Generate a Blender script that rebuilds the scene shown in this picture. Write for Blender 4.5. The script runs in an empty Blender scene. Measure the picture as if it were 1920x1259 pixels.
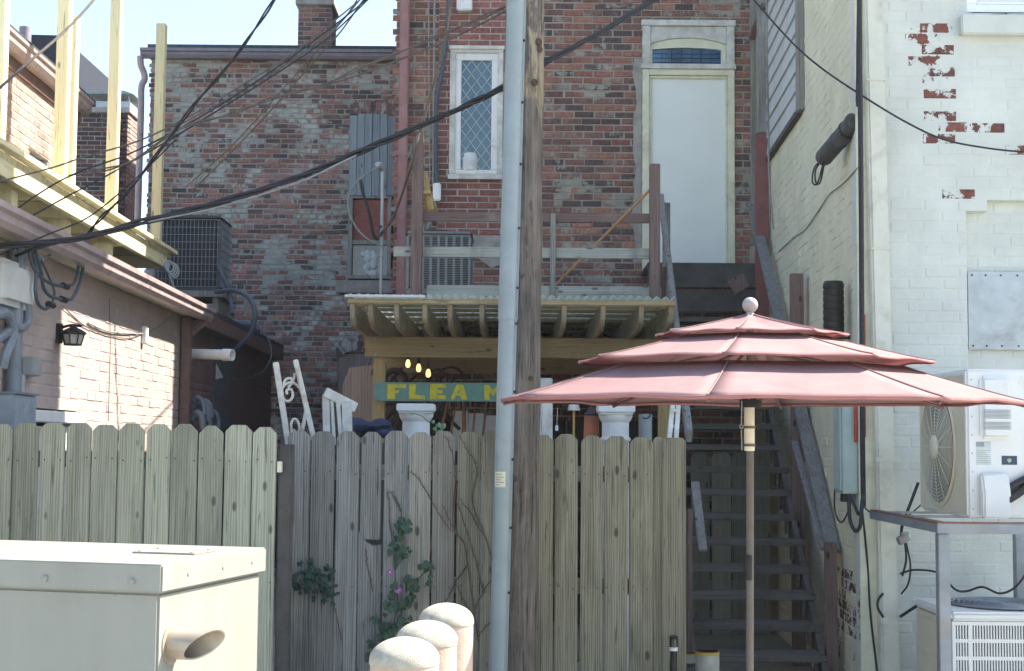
import bpy, bmesh, math, random
from mathutils import Vector, Matrix
random.seed(11)
rnd = random.uniform
SC = bpy.context.scene
COL = SC.collection

# ------------------------------------------------------------------ camera
F = 2667.0
CAMZ = 1.73
TH = math.atan(200.5 / F)
ROLL = 0.0082
FV = Vector((0, math.cos(TH), math.sin(TH)))
_r = Vector((1, 0, 0)); _u = Vector((0, -math.sin(TH), math.cos(TH)))
RV = _r * math.cos(ROLL) + _u * math.sin(ROLL)
UV = _u * math.cos(ROLL) - _r * math.sin(ROLL)
CAM = Vector((0, 0, CAMZ))
cd = bpy.data.cameras.new('camera'); co = bpy.data.objects.new('camera', cd); COL.objects.link(co)
cd.sensor_width = 36; cd.sensor_fit = 'HORIZONTAL'; cd.lens = 36 * F / 1920; cd.clip_start = .05; cd.clip_end = 500
m = Matrix.Identity(4)
for i in range(3):
    m[i][0] = RV[i]; m[i][1] = UV[i]; m[i][2] = -FV[i]; m[i][3] = CAM[i]
co.matrix_world = m
SC.camera = co

# ------------------------------------------------------------------ light
SUN_EL = math.radians(48); SUN_H = Vector((1, .34, 0)).normalized()
SUND = Vector((SUN_H.x * math.cos(SUN_EL), SUN_H.y * math.cos(SUN_EL), math.sin(SUN_EL)))
wd = bpy.data.worlds.new('World'); SC.world = wd; wd.use_nodes = True
wn = wd.node_tree; bg = wn.nodes['Background']
sk = wn.nodes.new('ShaderNodeTexSky'); sk.sky_type = 'NISHITA'; sk.sun_disc = False
sk.sun_elevation = SUN_EL; sk.sun_rotation = math.atan2(SUN_H.x, SUN_H.y)
sk.air_density = 1.0; sk.dust_density = 1.3; sk.ozone_density = 1.0
wn.links.new(sk.outputs[0], bg.inputs[0]); bg.inputs[1].default_value = .115
sl = bpy.data.lights.new('sun', 'SUN'); sl.energy = 4.5; sl.angle = math.radians(.53); sl.color = (1, .93, .82)
so = bpy.data.objects.new('sun', sl); COL.objects.link(so); so.location = (8, 2, 14)
so.rotation_euler = SUND.to_track_quat('Z', 'Y').to_euler()
SC.view_settings.view_transform = 'Standard'; SC.view_settings.look = 'None'
SC.view_settings.exposure = 1.8; SC.view_settings.gamma = 1
SC.cycles.max_bounces = 8; SC.cycles.diffuse_bounces = 4; SC.cycles.use_denoising = True

# ------------------------------------------------------------------ picture to place
def ray(px, py):
    return FV + RV * ((px - 960) / F) - UV * ((py - 629.5) / F)
def P(px, py, Y):
    d = ray(px, py); return CAM + d * (Y / d.y)
def on_plane(px, py, p0, n, off=0.0):
    d = ray(px, py); return CAM + d * ((p0 + n * off - CAM).dot(n) / d.dot(n))
def R4(x0, y0, x1, y1, Y):
    a, b, c, d = P(x0, y0, Y), P(x0, y1, Y), P(x1, y0, Y), P(x1, y1, Y)
    return (a.x + b.x) / 2, (c.x + d.x) / 2, (b.z + d.z) / 2, (a.z + c.z) / 2
LD = Vector((-.02625, 1, 0)).normalized(); LN = Vector((LD.y, -LD.x, 0)); L0 = P(0, 830, 8.3)
CD = Vector((.049, 1, 0)).normalized(); CN = Vector((-CD.y, CD.x, 0)); C0 = P(1612, 830, 9.3)
def LW(px, py, off=0.0): return on_plane(px, py, L0, LN, off)
def CW(px, py, off=0.0): return on_plane(px, py, C0, CN, off)
def lp(Y, off=0.0, z=0.0):
    p = L0 + LD * ((Y - L0.y) / LD.y) + LN * off; return Vector((p.x, p.y, z))
def cp(Y, off=0.0, z=0.0):
    p = C0 + CD * ((Y - C0.y) / CD.y) + CN * off; return Vector((p.x, p.y, z))

# ------------------------------------------------------------------ mesh helper
Z = Vector((0, 0, 1)); X = Vector((1, 0, 0)); YV = Vector((0, 1, 0))
def smooth_path(pts, k=6):
    pts = [Vector(p) for p in pts]
    if len(pts) < 3: return pts
    q = [pts[0] * 2 - pts[1]] + pts + [pts[-1] * 2 - pts[-2]]
    out = []
    for i in range(1, len(q) - 2):
        a, b, c, d = q[i - 1], q[i], q[i + 1], q[i + 2]
        for s in range(k):
            t = s / k
            out.append(.5 * (2 * b + (c - a) * t + (2 * a - 5 * b + 4 * c - d) * t * t + (3 * b - a - 3 * c + d) * t ** 3))
    out.append(pts[-1]); return out

class MB:
    def __init__(s): s.v = []; s.f = []; s.m = []
    def add(s, vs, fs, mi=0):
        o = len(s.v); s.v += [tuple(v) for v in vs]
        for f in fs: s.f.append(tuple(i + o for i in f)); s.m.append(mi)
        return s
    def hexa(s, c, mi=0):   # 8 corners: bottom 4 then top 4
        return s.add(c, [(3, 2, 1, 0), (4, 5, 6, 7), (0, 1, 5, 4), (1, 2, 6, 5), (2, 3, 7, 6), (3, 0, 4, 7)], mi)
    def box(s, x0, x1, y0, y1, z0, z1, mi=0):
        return s.hexa([(x0, y0, z0), (x1, y0, z0), (x1, y1, z0), (x0, y1, z0), (x0, y0, z1), (x1, y0, z1), (x1, y1, z1), (x0, y1, z1)], mi)
    def obox(s, o, a, b, c, mi=0):  # corner + three edge vectors
        o, a, b, c = Vector(o), Vector(a), Vector(b), Vector(c)
        return s.hexa([o, o + a, o + a + b, o + b, o + c, o + a + c, o + a + b + c, o + b + c], mi)
    def bar(s, p, q, w, d, side=None, mi=0):  # w along side, d across
        p, q = Vector(p), Vector(q); t = (q - p).normalized()
        if side is None: side = X if abs(t.x) < .8 else YV
        a = (Vector(side) - t * t.dot(Vector(side))).normalized(); b = t.cross(a)
        a = a * (w / 2); b = b * (d / 2)
        return s.hexa([p - a - b, p + a - b, p + a + b, p - a + b, q - a - b, q + a - b, q + a + b, q - a + b], mi)
    def tube(s, pts, r, n=8, mi=0, cap=True):
        pts = [Vector(p) for p in pts]; rings = []; N = len(pts)
        t0 = (pts[1] - pts[0]).normalized(); a = t0.orthogonal().normalized()
        for i, p in enumerate(pts):
            t = (pts[min(i + 1, N - 1)] - pts[max(i - 1, 0)]).normalized()
            a = (a - t * a.dot(t)).normalized(); b = t.cross(a)
            rr = r[i] if isinstance(r, (list, tuple)) else r
            rings.append([p + (a * math.cos(k * 2 * math.pi / n) + b * math.sin(k * 2 * math.pi / n)) * rr for k in range(n)])
        vs = [v for R_ in rings for v in R_]; fs = []
        for i in range(N - 1):
            for k in range(n):
                fs.append((i * n + k, i * n + (k + 1) % n, (i + 1) * n + (k + 1) % n, (i + 1) * n + k))
        if cap: fs.append(tuple(range(n - 1, -1, -1))); fs.append(tuple((N - 1) * n + k for k in range(n)))
        return s.add(vs, fs, mi)
    def lathe(s, prof, c=(0, 0, 0), axis=Z, n=28, mi=0, sx=1.0):
        c = Vector(c); axis = Vector(axis).normalized(); a = axis.orthogonal().normalized() if abs(axis.z) < .99 else X; b = axis.cross(a)
        vs = []; fs = []
        for r, h in prof:
            for k in range(n):
                t = 2 * math.pi * k / n
                vs.append(c + axis * h + a * (max(r, 1e-4) * math.cos(t) * sx) + b * (max(r, 1e-4) * math.sin(t)))
        for i in range(len(prof) - 1):
            for k in range(n):
                fs.append((i * n + k, i * n + (k + 1) % n, (i + 1) * n + (k + 1) % n, (i + 1) * n + k))
        fs.append(tuple(range(n - 1, -1, -1))); fs.append(tuple((len(prof) - 1) * n + k for k in range(n)))
        return s.add(vs, fs, mi)
    def prism(s, poly, ext, mi=0):
        n = len(poly); e = Vector(ext); a = [Vector(p) for p in poly]
        vs = a + [p + e for p in a]
        fs = [tuple(range(n - 1, -1, -1)), tuple(range(n, 2 * n))] + [(i, (i + 1) % n, n + (i + 1) % n, n + i) for i in range(n)]
        return s.add(vs, fs, mi)
    def sphere(s, c, r, n=20, k=12, mi=0, sz=1.0):
        return s.lathe([(r * math.sin(math.pi * i / k), -r * sz * math.cos(math.pi * i / k)) for i in range(k + 1)], c, Z, n, mi)
    def torus(s, c, axis, R_, r, n=28, k=8, mi=0, arc=1.0):
        axis = Vector(axis).normalized(); a = axis.orthogonal().normalized(); b = axis.cross(a)
        m_ = int(n * arc)
        pts = [Vector(c) + (a * math.cos(2 * math.pi * i / n) + b * math.sin(2 * math.pi * i / n)) * R_ for i in range(m_ + 1)]
        return s.tube(pts, r, k, mi, cap=arc < 1)

WL = {}
def _link(name, me, mats, parent, label=None):
    o = bpy.data.objects.new(name, me); COL.objects.link(o)
    for mm in mats: me.materials.append(mm)
    if parent: o.parent = parent
    return o
def build(name, mb, mat, parent=None, bevel=0.0, smooth=True, seg=2, angle=38, label=None):
    mats = mat if isinstance(mat, (list, tuple)) else [mat]
    vs = [Vector(v) for v in mb.v]
    if parent is None:
        xs = [v.x for v in vs]; ys = [v.y for v in vs]; zs = [v.z for v in vs]
        base = Vector(((min(xs) + max(xs)) / 2, (min(ys) + max(ys)) / 2, min(zs)))
    else: base = WL[parent.name]
    me = bpy.data.meshes.new(name)
    me.from_pydata([v - base for v in vs], [], mb.f)
    me.polygons.foreach_set('material_index', mb.m)
    bm = bmesh.new(); bm.from_mesh(me)
    bmesh.ops.recalc_face_normals(bm, faces=bm.faces)
    if bevel > 0:
        ed = [e for e in bm.edges if len(e.link_faces) == 2 and e.calc_face_angle(0) > .6]
        bmesh.ops.bevel(bm, geom=ed, offset=bevel, segments=seg, affect='EDGES', clamp_overlap=True)
    bm.to_mesh(me); bm.free()
    if smooth:
        me.shade_smooth(); me.set_sharp_from_angle(angle=math.radians(angle))
    o = _link(name, me, mats, parent)
    if parent is None: o.location = base; WL[o.name] = base
    else: WL[o.name] = base
    if label: o['label'] = label
    return o
def tag(o, label, cat, group=None, kind=None):
    o['label'] = label; o['category'] = cat
    if group: o['group'] = group
    if kind: o['kind'] = kind
    return o
def thing(name, loc, label, cat, group=None):
    o = bpy.data.objects.new(name, None); COL.objects.link(o); o.location = loc; o.empty_display_size = .2
    WL[o.name] = Vector(loc)
    return tag(o, label, cat, group)
def solo(name, mb, mat, label, cat, group=None, **k):
    return tag(build(name, mb, mat, None, **k), label, cat, group)

# ------------------------------------------------------------------ materials
class NT:
    def __init__(s, name):
        s.mat = bpy.data.materials.new(name); s.mat.use_nodes = True; s.t = s.mat.node_tree
        s.b = s.t.nodes['Principled BSDF']; s.pos = None
    def n(s, ty, **kw):
        nd = s.t.nodes.new('ShaderNode' + ty)
        for k, v in kw.items(): setattr(nd, k, v)
        return nd
    def l(s, a, b): s.t.links.new(a, b)
    def P(s):
        if not s.pos: s.geo = s.n('NewGeometry'); s.pos = s.geo.outputs['Position']
        return s.pos
    def island(s): s.P(); return s.geo.outputs['Random Per Island']
    def val(s, v, sock):
        if hasattr(v, 'is_linked') or isinstance(v, bpy.types.NodeSocket): s.l(v, sock)
        else: sock.default_value = v
    def math(s, op, a, b=0.0, clamp=False):
        nd = s.n('Math', operation=op, use_clamp=clamp); s.val(a, nd.inputs[0]); s.val(b, nd.inputs[1]); return nd.outputs[0]
    def mapr(s, v, a, b, c=0.0, d=1.0):
        nd = s.n('MapRange'); s.val(v, nd.inputs[0])
        for i, x in enumerate((a, b, c, d)): nd.inputs[i + 1].default_value = x
        return nd.outputs[0]
    def scaled(s, sc, shift=None):
        nd = s.n('VectorMath', operation='MULTIPLY'); s.l(s.P(), nd.inputs[0]); nd.inputs[1].default_value = sc
        if shift is None: return nd.outputs[0]
        ad = s.n('VectorMath', operation='ADD'); s.l(nd.outputs[0], ad.inputs[0]); s.l(shift, ad.inputs[1]); return ad.outputs[0]
    def noise(s, scale, detail=5, rough=.55, vec=None, dist=0.0):
        nd = s.n('TexNoise'); nd.inputs['Scale'].default_value = scale; nd.inputs['Detail'].default_value = detail
        nd.inputs['Roughness'].default_value = rough; nd.inputs['Distortion'].default_value = dist
        s.l(vec if vec else s.P(), nd.inputs['Vector']); return nd.outputs['Fac']
    def ramp(s, v, stops, const=False):
        nd = s.n('ValToRGB'); e = nd.color_ramp.elements
        if const: nd.color_ramp.interpolation = 'CONSTANT'
        while len(e) < len(stops): e.new(.5)
        for i, (p, c) in enumerate(stops): e[i].position = p; e[i].color = (*c, 1)
        s.l(v, nd.inputs[0]); return nd.outputs[0]
    def mix(s, f, a, b, mode='MIX'):
        nd = s.n('Mix', data_type='RGBA', blend_type=mode, clamp_factor=True)
        s.val(f, nd.inputs[0])
        for v, k in ((a, 6), (b, 7)):
            if isinstance(v, tuple): nd.inputs[k].default_value = (*v[:3], 1)
            else: s.l(v, nd.inputs[k])
        return nd.outputs[2]
    def bump(s, h, st=.4, dist=.01):
        nd = s.n('Bump'); nd.inputs['Strength'].default_value = st; nd.inputs['Distance'].default_value = dist
        s.l(h, nd.inputs['Height']); s.l(nd.outputs[0], s.b.inputs['Normal'])
    def out(s, col, rough=.7, metal=0.0, spec=None):
        if isinstance(col, tuple): s.b.inputs['Base Color'].default_value = (*col, 1)
        else: s.l(col, s.b.inputs['Base Color'])
        s.val(rough, s.b.inputs['Roughness']); s.b.inputs['Metallic'].default_value = metal
        if spec is not None: s.b.inputs['Specular IOR Level'].default_value = spec
        return s.mat

def m_plain(name, c, rough=.6, metal=0.0, var=.18, sc=9, bump=.15, dirt=None, dirt_amt=.45, spec=None):
    t = NT(name)
    a = tuple(x * (1 - var) for x in c); b = tuple(min(x * (1 + var), .95) for x in c)
    col = t.ramp(t.noise(sc, 6), [(.3, a), (.7, b)])
    if dirt:
        f = t.mapr(t.noise(sc * .45, 8, .65, dist=.4), .62 - dirt_amt * .2, .72)
        col = t.mix(t.math('MULTIPLY', f, .8), col, dirt)
    if bump: t.bump(t.noise(sc * 14, 4), bump, .004)
    return t.out(col, t.mapr(t.noise(sc * 2.3, 4), .3, .7, max(rough - .12, .05), min(rough + .12, 1)), metal, spec)

def m_wood(name, c1, c2, axis='z', knots=True, stain=None, rough=.8, sc=1.0, weather=None):
    t = NT(name)
    oi = t.n('ObjectInfo'); cx = t.n('CombineXYZ')
    r1 = t.math('MULTIPLY', oi.outputs['Random'], 37.0); r2 = t.math('MULTIPLY', t.island(), 23.0)
    rr = t.math('ADD', r1, r2)
    for i in range(3): t.l(rr, cx.inputs[i])
    g = {'z': (1, 1, .045), 'x': (.045, 1, 1), 'y': (1, .045, 1)}[axis]
    v = t.scaled(tuple(k * sc for k in g), cx.outputs[0])
    n1 = t.noise(34, 8, .62, v, .5)
    n2 = t.noise(9, 4, .6, v, 1.2)
    wv = t.n('TexWave', wave_type='BANDS', bands_direction='X' if axis != 'x' else 'Z'); t.l(v, wv.inputs['Vector'])
    wv.inputs['Scale'].default_value = 22; wv.inputs['Distortion'].default_value = 9; wv.inputs['Detail'].default_value = 3
    h = t.math('ADD', t.math('MULTIPLY', n1, .65), t.math('MULTIPLY', wv.outputs['Fac'], .2))
    h = t.math('ADD', h, t.math('MULTIPLY', n2, .3))
    dark = tuple(x * .72 for x in c1)
    col = t.ramp(h, [(.28, tuple(x * .42 for x in c1)), (.43, c1), (.58, tuple((x + y) / 2 for x, y in zip(c1, c2))), (.78, c2)])
    cr_ = t.mapr(t.noise(70, 3, .5, t.scaled(tuple(k * (1 if k < .5 else .8) for k in g), cx.outputs[0]), .2), .64, .7)
    col = t.mix(t.math('MULTIPLY', cr_, .7), col, tuple(x * .35 for x in c1))
    tone = t.mapr(t.math('FRACT', rr), 0, 1, .80, 1.18)
    hs = t.n('HueSaturation'); t.l(col, hs.inputs['Color']); t.l(tone, hs.inputs['Value']); col = hs.outputs[0]
    if weather:
        f = t.mapr(t.noise(3.2, 6, .6, t.scaled((1, 1, .35) if axis == 'z' else (.4, 1, 1), cx.outputs[0])), .42, .66)
        col = t.mix(t.math('MULTIPLY', f, .75), col, weather)
    if stain:
        f = t.mapr(t.noise(2.1, 6, .65, t.scaled((1.6, 1.6, .4), cx.outputs[0])), .52, .72)
        col = t.mix(t.math('MULTIPLY', f, .7), col, stain)
    if knots:
        vo = t.n('TexVoronoi', feature='F1'); kv = {'z': (1, .3, .42), 'x': (.42, .3, 1), 'y': (1, .42, 1)}[axis]
        t.l(t.scaled(tuple(k * 9 for k in kv), cx.outputs[0]), vo.inputs['Vector']); vo.inputs['Scale'].default_value = 1
        k = t.mapr(vo.outputs['Distance'], .08, .135, 1, 0)
        col = t.mix(t.math('MULTIPLY', k, .8), col, tuple(x * .3 for x in c1))
    t.bump(h, .5, .006)
    return t.out(col, rough, 0, .25)

def m_brick(name, cols, smear=None, smear_amt=.5, smear_sc=1.2, soot=None, paint=None, peel=None, peel_base=.0, bump=.6, tone=1.0):
    """colours: list for single bricks (by island); smear: mortar wash patches; paint: coat with peeled patches [(centre, radii)]"""
    t = NT(name)
    st = [(i / len(cols), c) for i, c in enumerate(cols)]
    col = t.ramp(t.island(), st, True)
    f = t.noise(28, 6, .6)
    hs = t.n('HueSaturation'); t.l(col, hs.inputs['Color']); t.l(t.mapr(f, .25, .75, .6 * tone, 1.35 * tone), hs.inputs['Value']); col = hs.outputs[0]
    if smear:
        big = t.noise(smear_sc, 6, .68, dist=.8); fine = t.noise(smear_sc * 9, 5, .7)
        mk = t.math('ADD', big, t.math('MULTIPLY', t.math('SUBTRACT', fine, .5), .38))
        mk = t.math('ADD', mk, t.math('MULTIPLY', t.math('SUBTRACT', t.island(), .5), .1))
        mk = t.math('ADD', mk, t.math('MULTIPLY', t.math('SUBTRACT', t.island(), .5), .06))
        mk = t.mapr(mk, .66 - smear_amt * .25, .71 - smear_amt * .25)
        sm = t.ramp(t.noise(16, 5), [(.3, tuple(x * .72 for x in smear)), (.7, smear)])
        col = t.mix(t.math('MULTIPLY', mk, .88), col, sm)
    if not paint:
        zn = t.n('HueSaturation'); t.l(col, zn.inputs['Color']); t.l(t.mapr(t.noise(1.3, 6, .62, dist=.6), .35, .65, .72, 1.25), zn.inputs['Value']); col = zn.outputs[0]
    h = t.noise(60, 6, .65)
    if paint:
        pc = t.ramp(t.noise(2.5, 7, .6), [(.3, tuple(x * .86 for x in paint)), (.7, tuple(min(x * 1.06, .9) for x in paint))])
        stn = t.mapr(t.noise(1.1, 6, .65, t.scaled((3, 3, .5))), .55, .8)
        pc = t.mix(t.math('MULTIPLY', stn, .35), pc, tuple(x * .6 for x in paint))
        fl = t.noise(11, 7, .68, dist=.3)
        mk = t.math('ADD', fl, peel_base)
        tot = None
        for c, r in (peel or []):
            sb = t.n('VectorMath', operation='SUBTRACT'); t.l(t.P(), sb.inputs[0]); sb.inputs[1].default_value = c
            dv = t.n('VectorMath', operation='DIVIDE'); t.l(sb.outputs[0], dv.inputs[0]); dv.inputs[1].default_value = r
            ln = t.n('VectorMath', operation='LENGTH'); t.l(dv.outputs[0], ln.inputs[0])
            g = t.mapr(ln.outputs['Value'], 0, 1.3, .2, 0)
            tot = g if tot is None else t.math('MAXIMUM', tot, g)
        if tot is not None: mk = t.math('ADD', mk, tot)
        mk = t.mapr(mk, .735, .75)
        col = t.mix(mk, pc, col)
        h = t.math('SUBTRACT', t.math('MULTIPLY', h, .5), t.math('MULTIPLY', mk, .35))
    t.bump(h, bump, .012)
    return t.out(col, .85, 0, .2)

def m_mortar(name, c, soot=None):
    t = NT(name)
    col = t.ramp(t.noise(3, 8, .65), [(.3, tuple(x * .6 for x in c)), (.68, c)])
    if soot: col = t.mix(t.mapr(t.noise(.9, 5, .6, dist=.5), .5, .68), col, soot)
    t.bump(t.noise(80, 5), .6, .006)
    return t.out(col, .95, 0, .1)

def m_glass(name, tint, rough=.08):
    t = NT(name)
    col = t.ramp(t.noise(3.5, 3), [(.35, tuple(x * .6 for x in tint)), (.65, tint)])
    t.b.inputs['Coat Weight'].default_value = .6; t.b.inputs['Coat Roughness'].default_value = .05
    t.bump(t.noise(14, 2), .12, .01)
    return t.out(col, rough, 0, .7)

# ------------------------------------------------------------------ brick walls
def brick_wall(O, u, n, L, z0, z1, openings=(), bl=.213, ch=.074, mo=.011, relief=.007, jit=.003, ragged=None, headers=0, thick=.14, wob=.0, pick=None):
    """openings: (u0,u1,z0,z1). returns (brick mesh, mortar mesh)"""
    O, u, n = Vector(O), Vector(u), Vector(n); bk, mt = MB(), MB()
    def pt(a, z, d): return Vector((O.x, O.y, 0)) + u * a + n * d + Z * z
    k = 0; z = z0; run = []
    while z < z1 - .01:
        zt = min(z + ch, z1); zm = (z + zt) / 2
        iv = [(0.0, L)]
        for a, b, c, d in openings:
            if c < zm < d:
                nv = []
                for p, q in iv:
                    if b <= p or a >= q: nv.append((p, q)); continue
                    if a > p: nv.append((p, a))
                    if b < q: nv.append((b, q))
                iv = nv
        if run and run[-1][0] == iv: run[-1][2] = zt
        else: run.append([iv, z, zt])
        hd = headers and k % headers == headers - 1
        step = bl / 2 if hd else bl
        ph = -rnd(.0, .02) - ((k % 2) * step / 2)
        for p, q in iv:
            s_ = ph
            while s_ < q:
                a = max(s_, p); b = min(s_ + step - mo, q)
                nxt = s_ + step * rnd(.97, 1.03)
                if b - a > .028:
                    lo = a if a > 0 or not ragged else -rnd(0, ragged)
                    r = relief + rnd(-jit, jit); j = jit
                    zb = z + mo / 2 + rnd(-1, 1) * mo * .15; zz = zt - mo / 2 + rnd(-1, 1) * mo * .15
                    ww = rnd(-1, 1) * wob
                    zb += ww; zz += ww
                    cs = [(lo + rnd(0, j), zb + rnd(0, j)), (b - rnd(0, j), zb + rnd(0, j)), (b - rnd(0, j), zz - rnd(0, j)), (lo + rnd(0, j), zz - rnd(0, j))]
                    e = .006
                    inn = [(cs[0][0] + e, cs[0][1] + e), (cs[1][0] - e, cs[1][1] + e), (cs[2][0] - e, cs[2][1] - e), (cs[3][0] + e, cs[3][1] - e)]
                    tl = rnd(-1, 1) * jit * .6
                    V_ = [pt(x, y, -.012) for x, y in cs] + [pt(x, y, max(r - .004, .0005)) for x, y in cs] + [pt(x, y, r + tl * (1 if i in (0, 3) else -1)) for i, (x, y) in enumerate(inn)]
                    Fs = [(8, 9, 10, 11)]
                    for i in range(4):
                        jn = (i + 1) % 4
                        Fs += [(4 + i, 4 + jn, 8 + jn, 8 + i), (i, jn, 4 + jn, 4 + i)]
                    bk.add(V_, Fs, pick((a + b) / 2, zm) if pick else 0)
                s_ = nxt
        z = zt; k += 1
    for iv, a, b in run:
        for p, q in iv:
            mt.obox(pt(p, a, -thick), u * (q - p), n * thick, Z * (b - a))
    return bk, mt

# ------------------------------------------------------------------ material library
RED = [(0.277, 0.128, 0.099), (0.211, 0.108, 0.091), (0.326, 0.158, 0.119), (0.13, 0.082, 0.079), (0.244, 0.128, 0.106), (0.163, 0.091, 0.083), (0.101, 0.073, 0.075), (0.35, 0.169, 0.117), (0.211, 0.117, 0.099), (0.122, 0.08, 0.079), (0.269, 0.154, 0.127)]
M = {}
M['brick_main'] = m_brick('main_brick', RED, smear=(.38, .365, .305), smear_amt=.40, smear_sc=1.9)
M['mortar_main'] = m_mortar('main_mortar', (.40, .385, .32))
M['brick_new'] = m_brick('infill_brick', [(.29, .12, .10), (.26, .11, .095), (.31, .135, .11), (.235, .10, .09), (.28, .125, .105)])
M['mortar_new'] = m_mortar('infill_mortar', (.46, .43, .38))
M['brick_far'] = m_brick('rear_brick', RED + [(.36, .175, .15), (.31, .16, .145), (.37, .17, .14), (.32, .18, .16), (.34, .19, .165)], smear=(.47, .48, .42), smear_amt=.56, smear_sc=1.15, soot=None)
M['mortar_far'] = m_mortar('rear_mortar', (.39, .39, .335))
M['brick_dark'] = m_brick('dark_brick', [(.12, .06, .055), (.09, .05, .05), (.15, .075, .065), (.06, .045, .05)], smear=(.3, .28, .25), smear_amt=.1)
M['brick_tan'] = m_brick('tan_brick', [(.44, .315, .265), (.41, .29, .245), (.47, .34, .29), (.385, .275, .235)], tone=.95)
M['mortar_tan'] = m_mortar('tan_mortar', (.52, .45, .39))
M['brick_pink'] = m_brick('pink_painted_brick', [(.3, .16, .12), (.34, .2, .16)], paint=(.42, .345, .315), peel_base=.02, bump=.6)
M['brick_annex_shaded'] = m_brick('annex_shaded_brick', [(.2, .1, .09), (.24, .12, .1)], paint=(.20, .13, .125), peel_base=.03, bump=.9)  # coat much like the pink wall's, with shade put into the colour
pc = [P(1741, 75, 9.3), P(1748, 118, 9.3), P(1738, 148, 9.3), P(1757, 168, 9.3), P(1752, 229, 9.3), P(1768, 222, 9.3), P(1850, 236, 9.3), P(1912, 278, 9.3), P(1789, 360, 9.3), P(1735, 60, 9.3)]
pr = [(.10, .3, .11), (.085, .3, .08), (.09, .3, .06), (.105, .3, .045), (.115, .3, .055), (.12, .3, .04), (.14, .3, .022), (.10, .3, .03), (.05, .3, .045), (.1, .3, .04)]
M['brick_white'] = m_brick('white_painted_brick', [(.21, .08, .062), (.17, .07, .055), (.24, .095, .075)], paint=(.625, .65, .59), peel=[(tuple(c), tuple(x * 1.5 for x in r)) for c, r in zip(pc, pr)], bump=.5)
M['brick_bare'] = m_brick('bare_red_brick', [(.19, .075, .06), (.15, .065, .055), (.21, .085, .07)], paint=(.625, .65, .59), peel_base=.25, bump=.8)
cc = [CW(1598, 1095), CW(1606, 1140), CW(1585, 1150), CW(1590, 1230)]
M['brick_cream'] = m_brick('cream_painted_brick', [(.19, .07, .055), (.15, .06, .05)], paint=(.72, .69, .50), bump=.8)
M['brick_cbare'] = m_brick('bare_cream_brick', [(.17, .07, .058), (.14, .062, .055)], paint=(.70, .675, .50), peel_base=.24, bump=.9)
M['white'] = m_plain('white_paint', (.74, .75, .73), .5, var=.06, dirt=(.42, .41, .36), dirt_amt=.2)
M['white_clean'] = m_plain('white_door_paint', (.80, .835, .79), .45, var=.03, sc=3, bump=.05)
M['white_old'] = m_plain('flaking_white_paint', (.66, .67, .62), .75, var=.15, sc=14, bump=.8, dirt=(.36, .34, .28), dirt_amt=1.0)
M['cream_trim'] = m_plain('cream_trim_paint', (.70, .69, .52), .6, var=.1, dirt=(.45, .42, .3), dirt_amt=.4)
M['concrete'] = m_plain('grey_concrete', (.34, .32, .29), .9, var=.25, sc=6, bump=.6, dirt=(.18, .17, .15))
M['stone_sill'] = m_plain('stone_sill', (.33, .29, .25), .9, var=.2, bump=.5)
M['downpipe'] = m_plain('rust_red_paint', (.30, .15, .145), .6, var=.15, dirt=(.2, .1, .09))
M['gutter_mauve'] = m_plain('mauve_gutter_paint', (.36, .285, .275), .45, var=.12, dirt=(.16, .12, .11), dirt_amt=.5)
M['gutter_grey'] = m_plain('grey_metal_gutter', (.20, .18, .205), .55, .0, var=.12)
M['fascia'] = m_plain('brown_fascia', (.17, .10, .09), .7)
M['roofing'] = m_plain('dark_roofing', (.045, .05, .06), .9, var=.4, sc=16, bump=.7)
M['roof_blue'] = m_plain('navy_roofing', (.01, .016, .03), .95, var=.2)
M['lead'] = m_plain('lead_came', (.42, .47, .45), .6)
M['glass_blue'] = m_glass('blue_leaded_glass', (.05, .125, .165))
M['glass_transom'] = m_glass('deep_blue_glass', (.02, .115, .25))
M['glass_dark'] = m_glass('dark_glass', (.03, .04, .05))
M['wood_grey'] = m_wood('weathered_grey_wood', (.165, .163, .148), (.36, .355, .318), 'z', stain=(.095, .092, .085))
M['wood_greyg'] = m_wood('weathered_green_grey_wood', (.235, .242, .178), (.43, .44, .33), 'z', stain=(.155, .16, .118))
M['wood_right'] = m_wood('weathered_tan_wood', (.155, .144, .10), (.31, .292, .208), 'z', stain=(.082, .076, .053))
M['wood_greyx'] = m_wood('weathered_rail_wood', (.27, .28, .245), (.43, .44, .385), 'x', stain=(.17, .165, .145))
M['wood_brown'] = m_wood('brown_stained_wood', (.13, .085, .075), (.23, .165, .145), 'z', stain=(.26, .22, .19))
M['wood_brownx'] = m_wood('brown_stained_rail', (.13, .085, .075), (.22, .155, .14), 'x', stain=(.28, .24, .21))
M['wood_rust'] = m_plain('rust_red_post_paint', (.22, .085, .075), .7, var=.2, sc=5, dirt=(.12, .06, .055))
M['wood_new'] = m_wood('new_yellow_lumber', (.66, .59, .34), (.76, .70, .46), 'z', rough=.65)
M['wood_newy'] = m_wood('new_yellow_joist', (.66, .59, .34), (.76, .70, .46), 'y', rough=.65)
M['wood_ped'] = m_wood('pergola_lumber', (.33, .25, .135), (.48, .385, .225), 'x', stain=(.25, .18, .11))
M['wood_pedy'] = m_wood('pergola_rafter_lumber', (.36, .28, .16), (.50, .41, .26), 'y', stain=(.31, .29, .26), weather=(.31, .285, .25))
M['wood_pedz'] = m_wood('pergola_post_lumber', (.42, .30, .14), (.57, .43, .22), 'z')
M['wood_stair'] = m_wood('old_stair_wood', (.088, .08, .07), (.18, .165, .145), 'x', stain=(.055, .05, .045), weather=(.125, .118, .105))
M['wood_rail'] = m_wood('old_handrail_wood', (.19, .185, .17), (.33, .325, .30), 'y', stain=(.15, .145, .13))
M['wood_dark'] = m_plain('dark_old_boards', (.075, .07, .065), .9, var=.3, sc=5, bump=.5, dirt=(.13, .12, .1))
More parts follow.
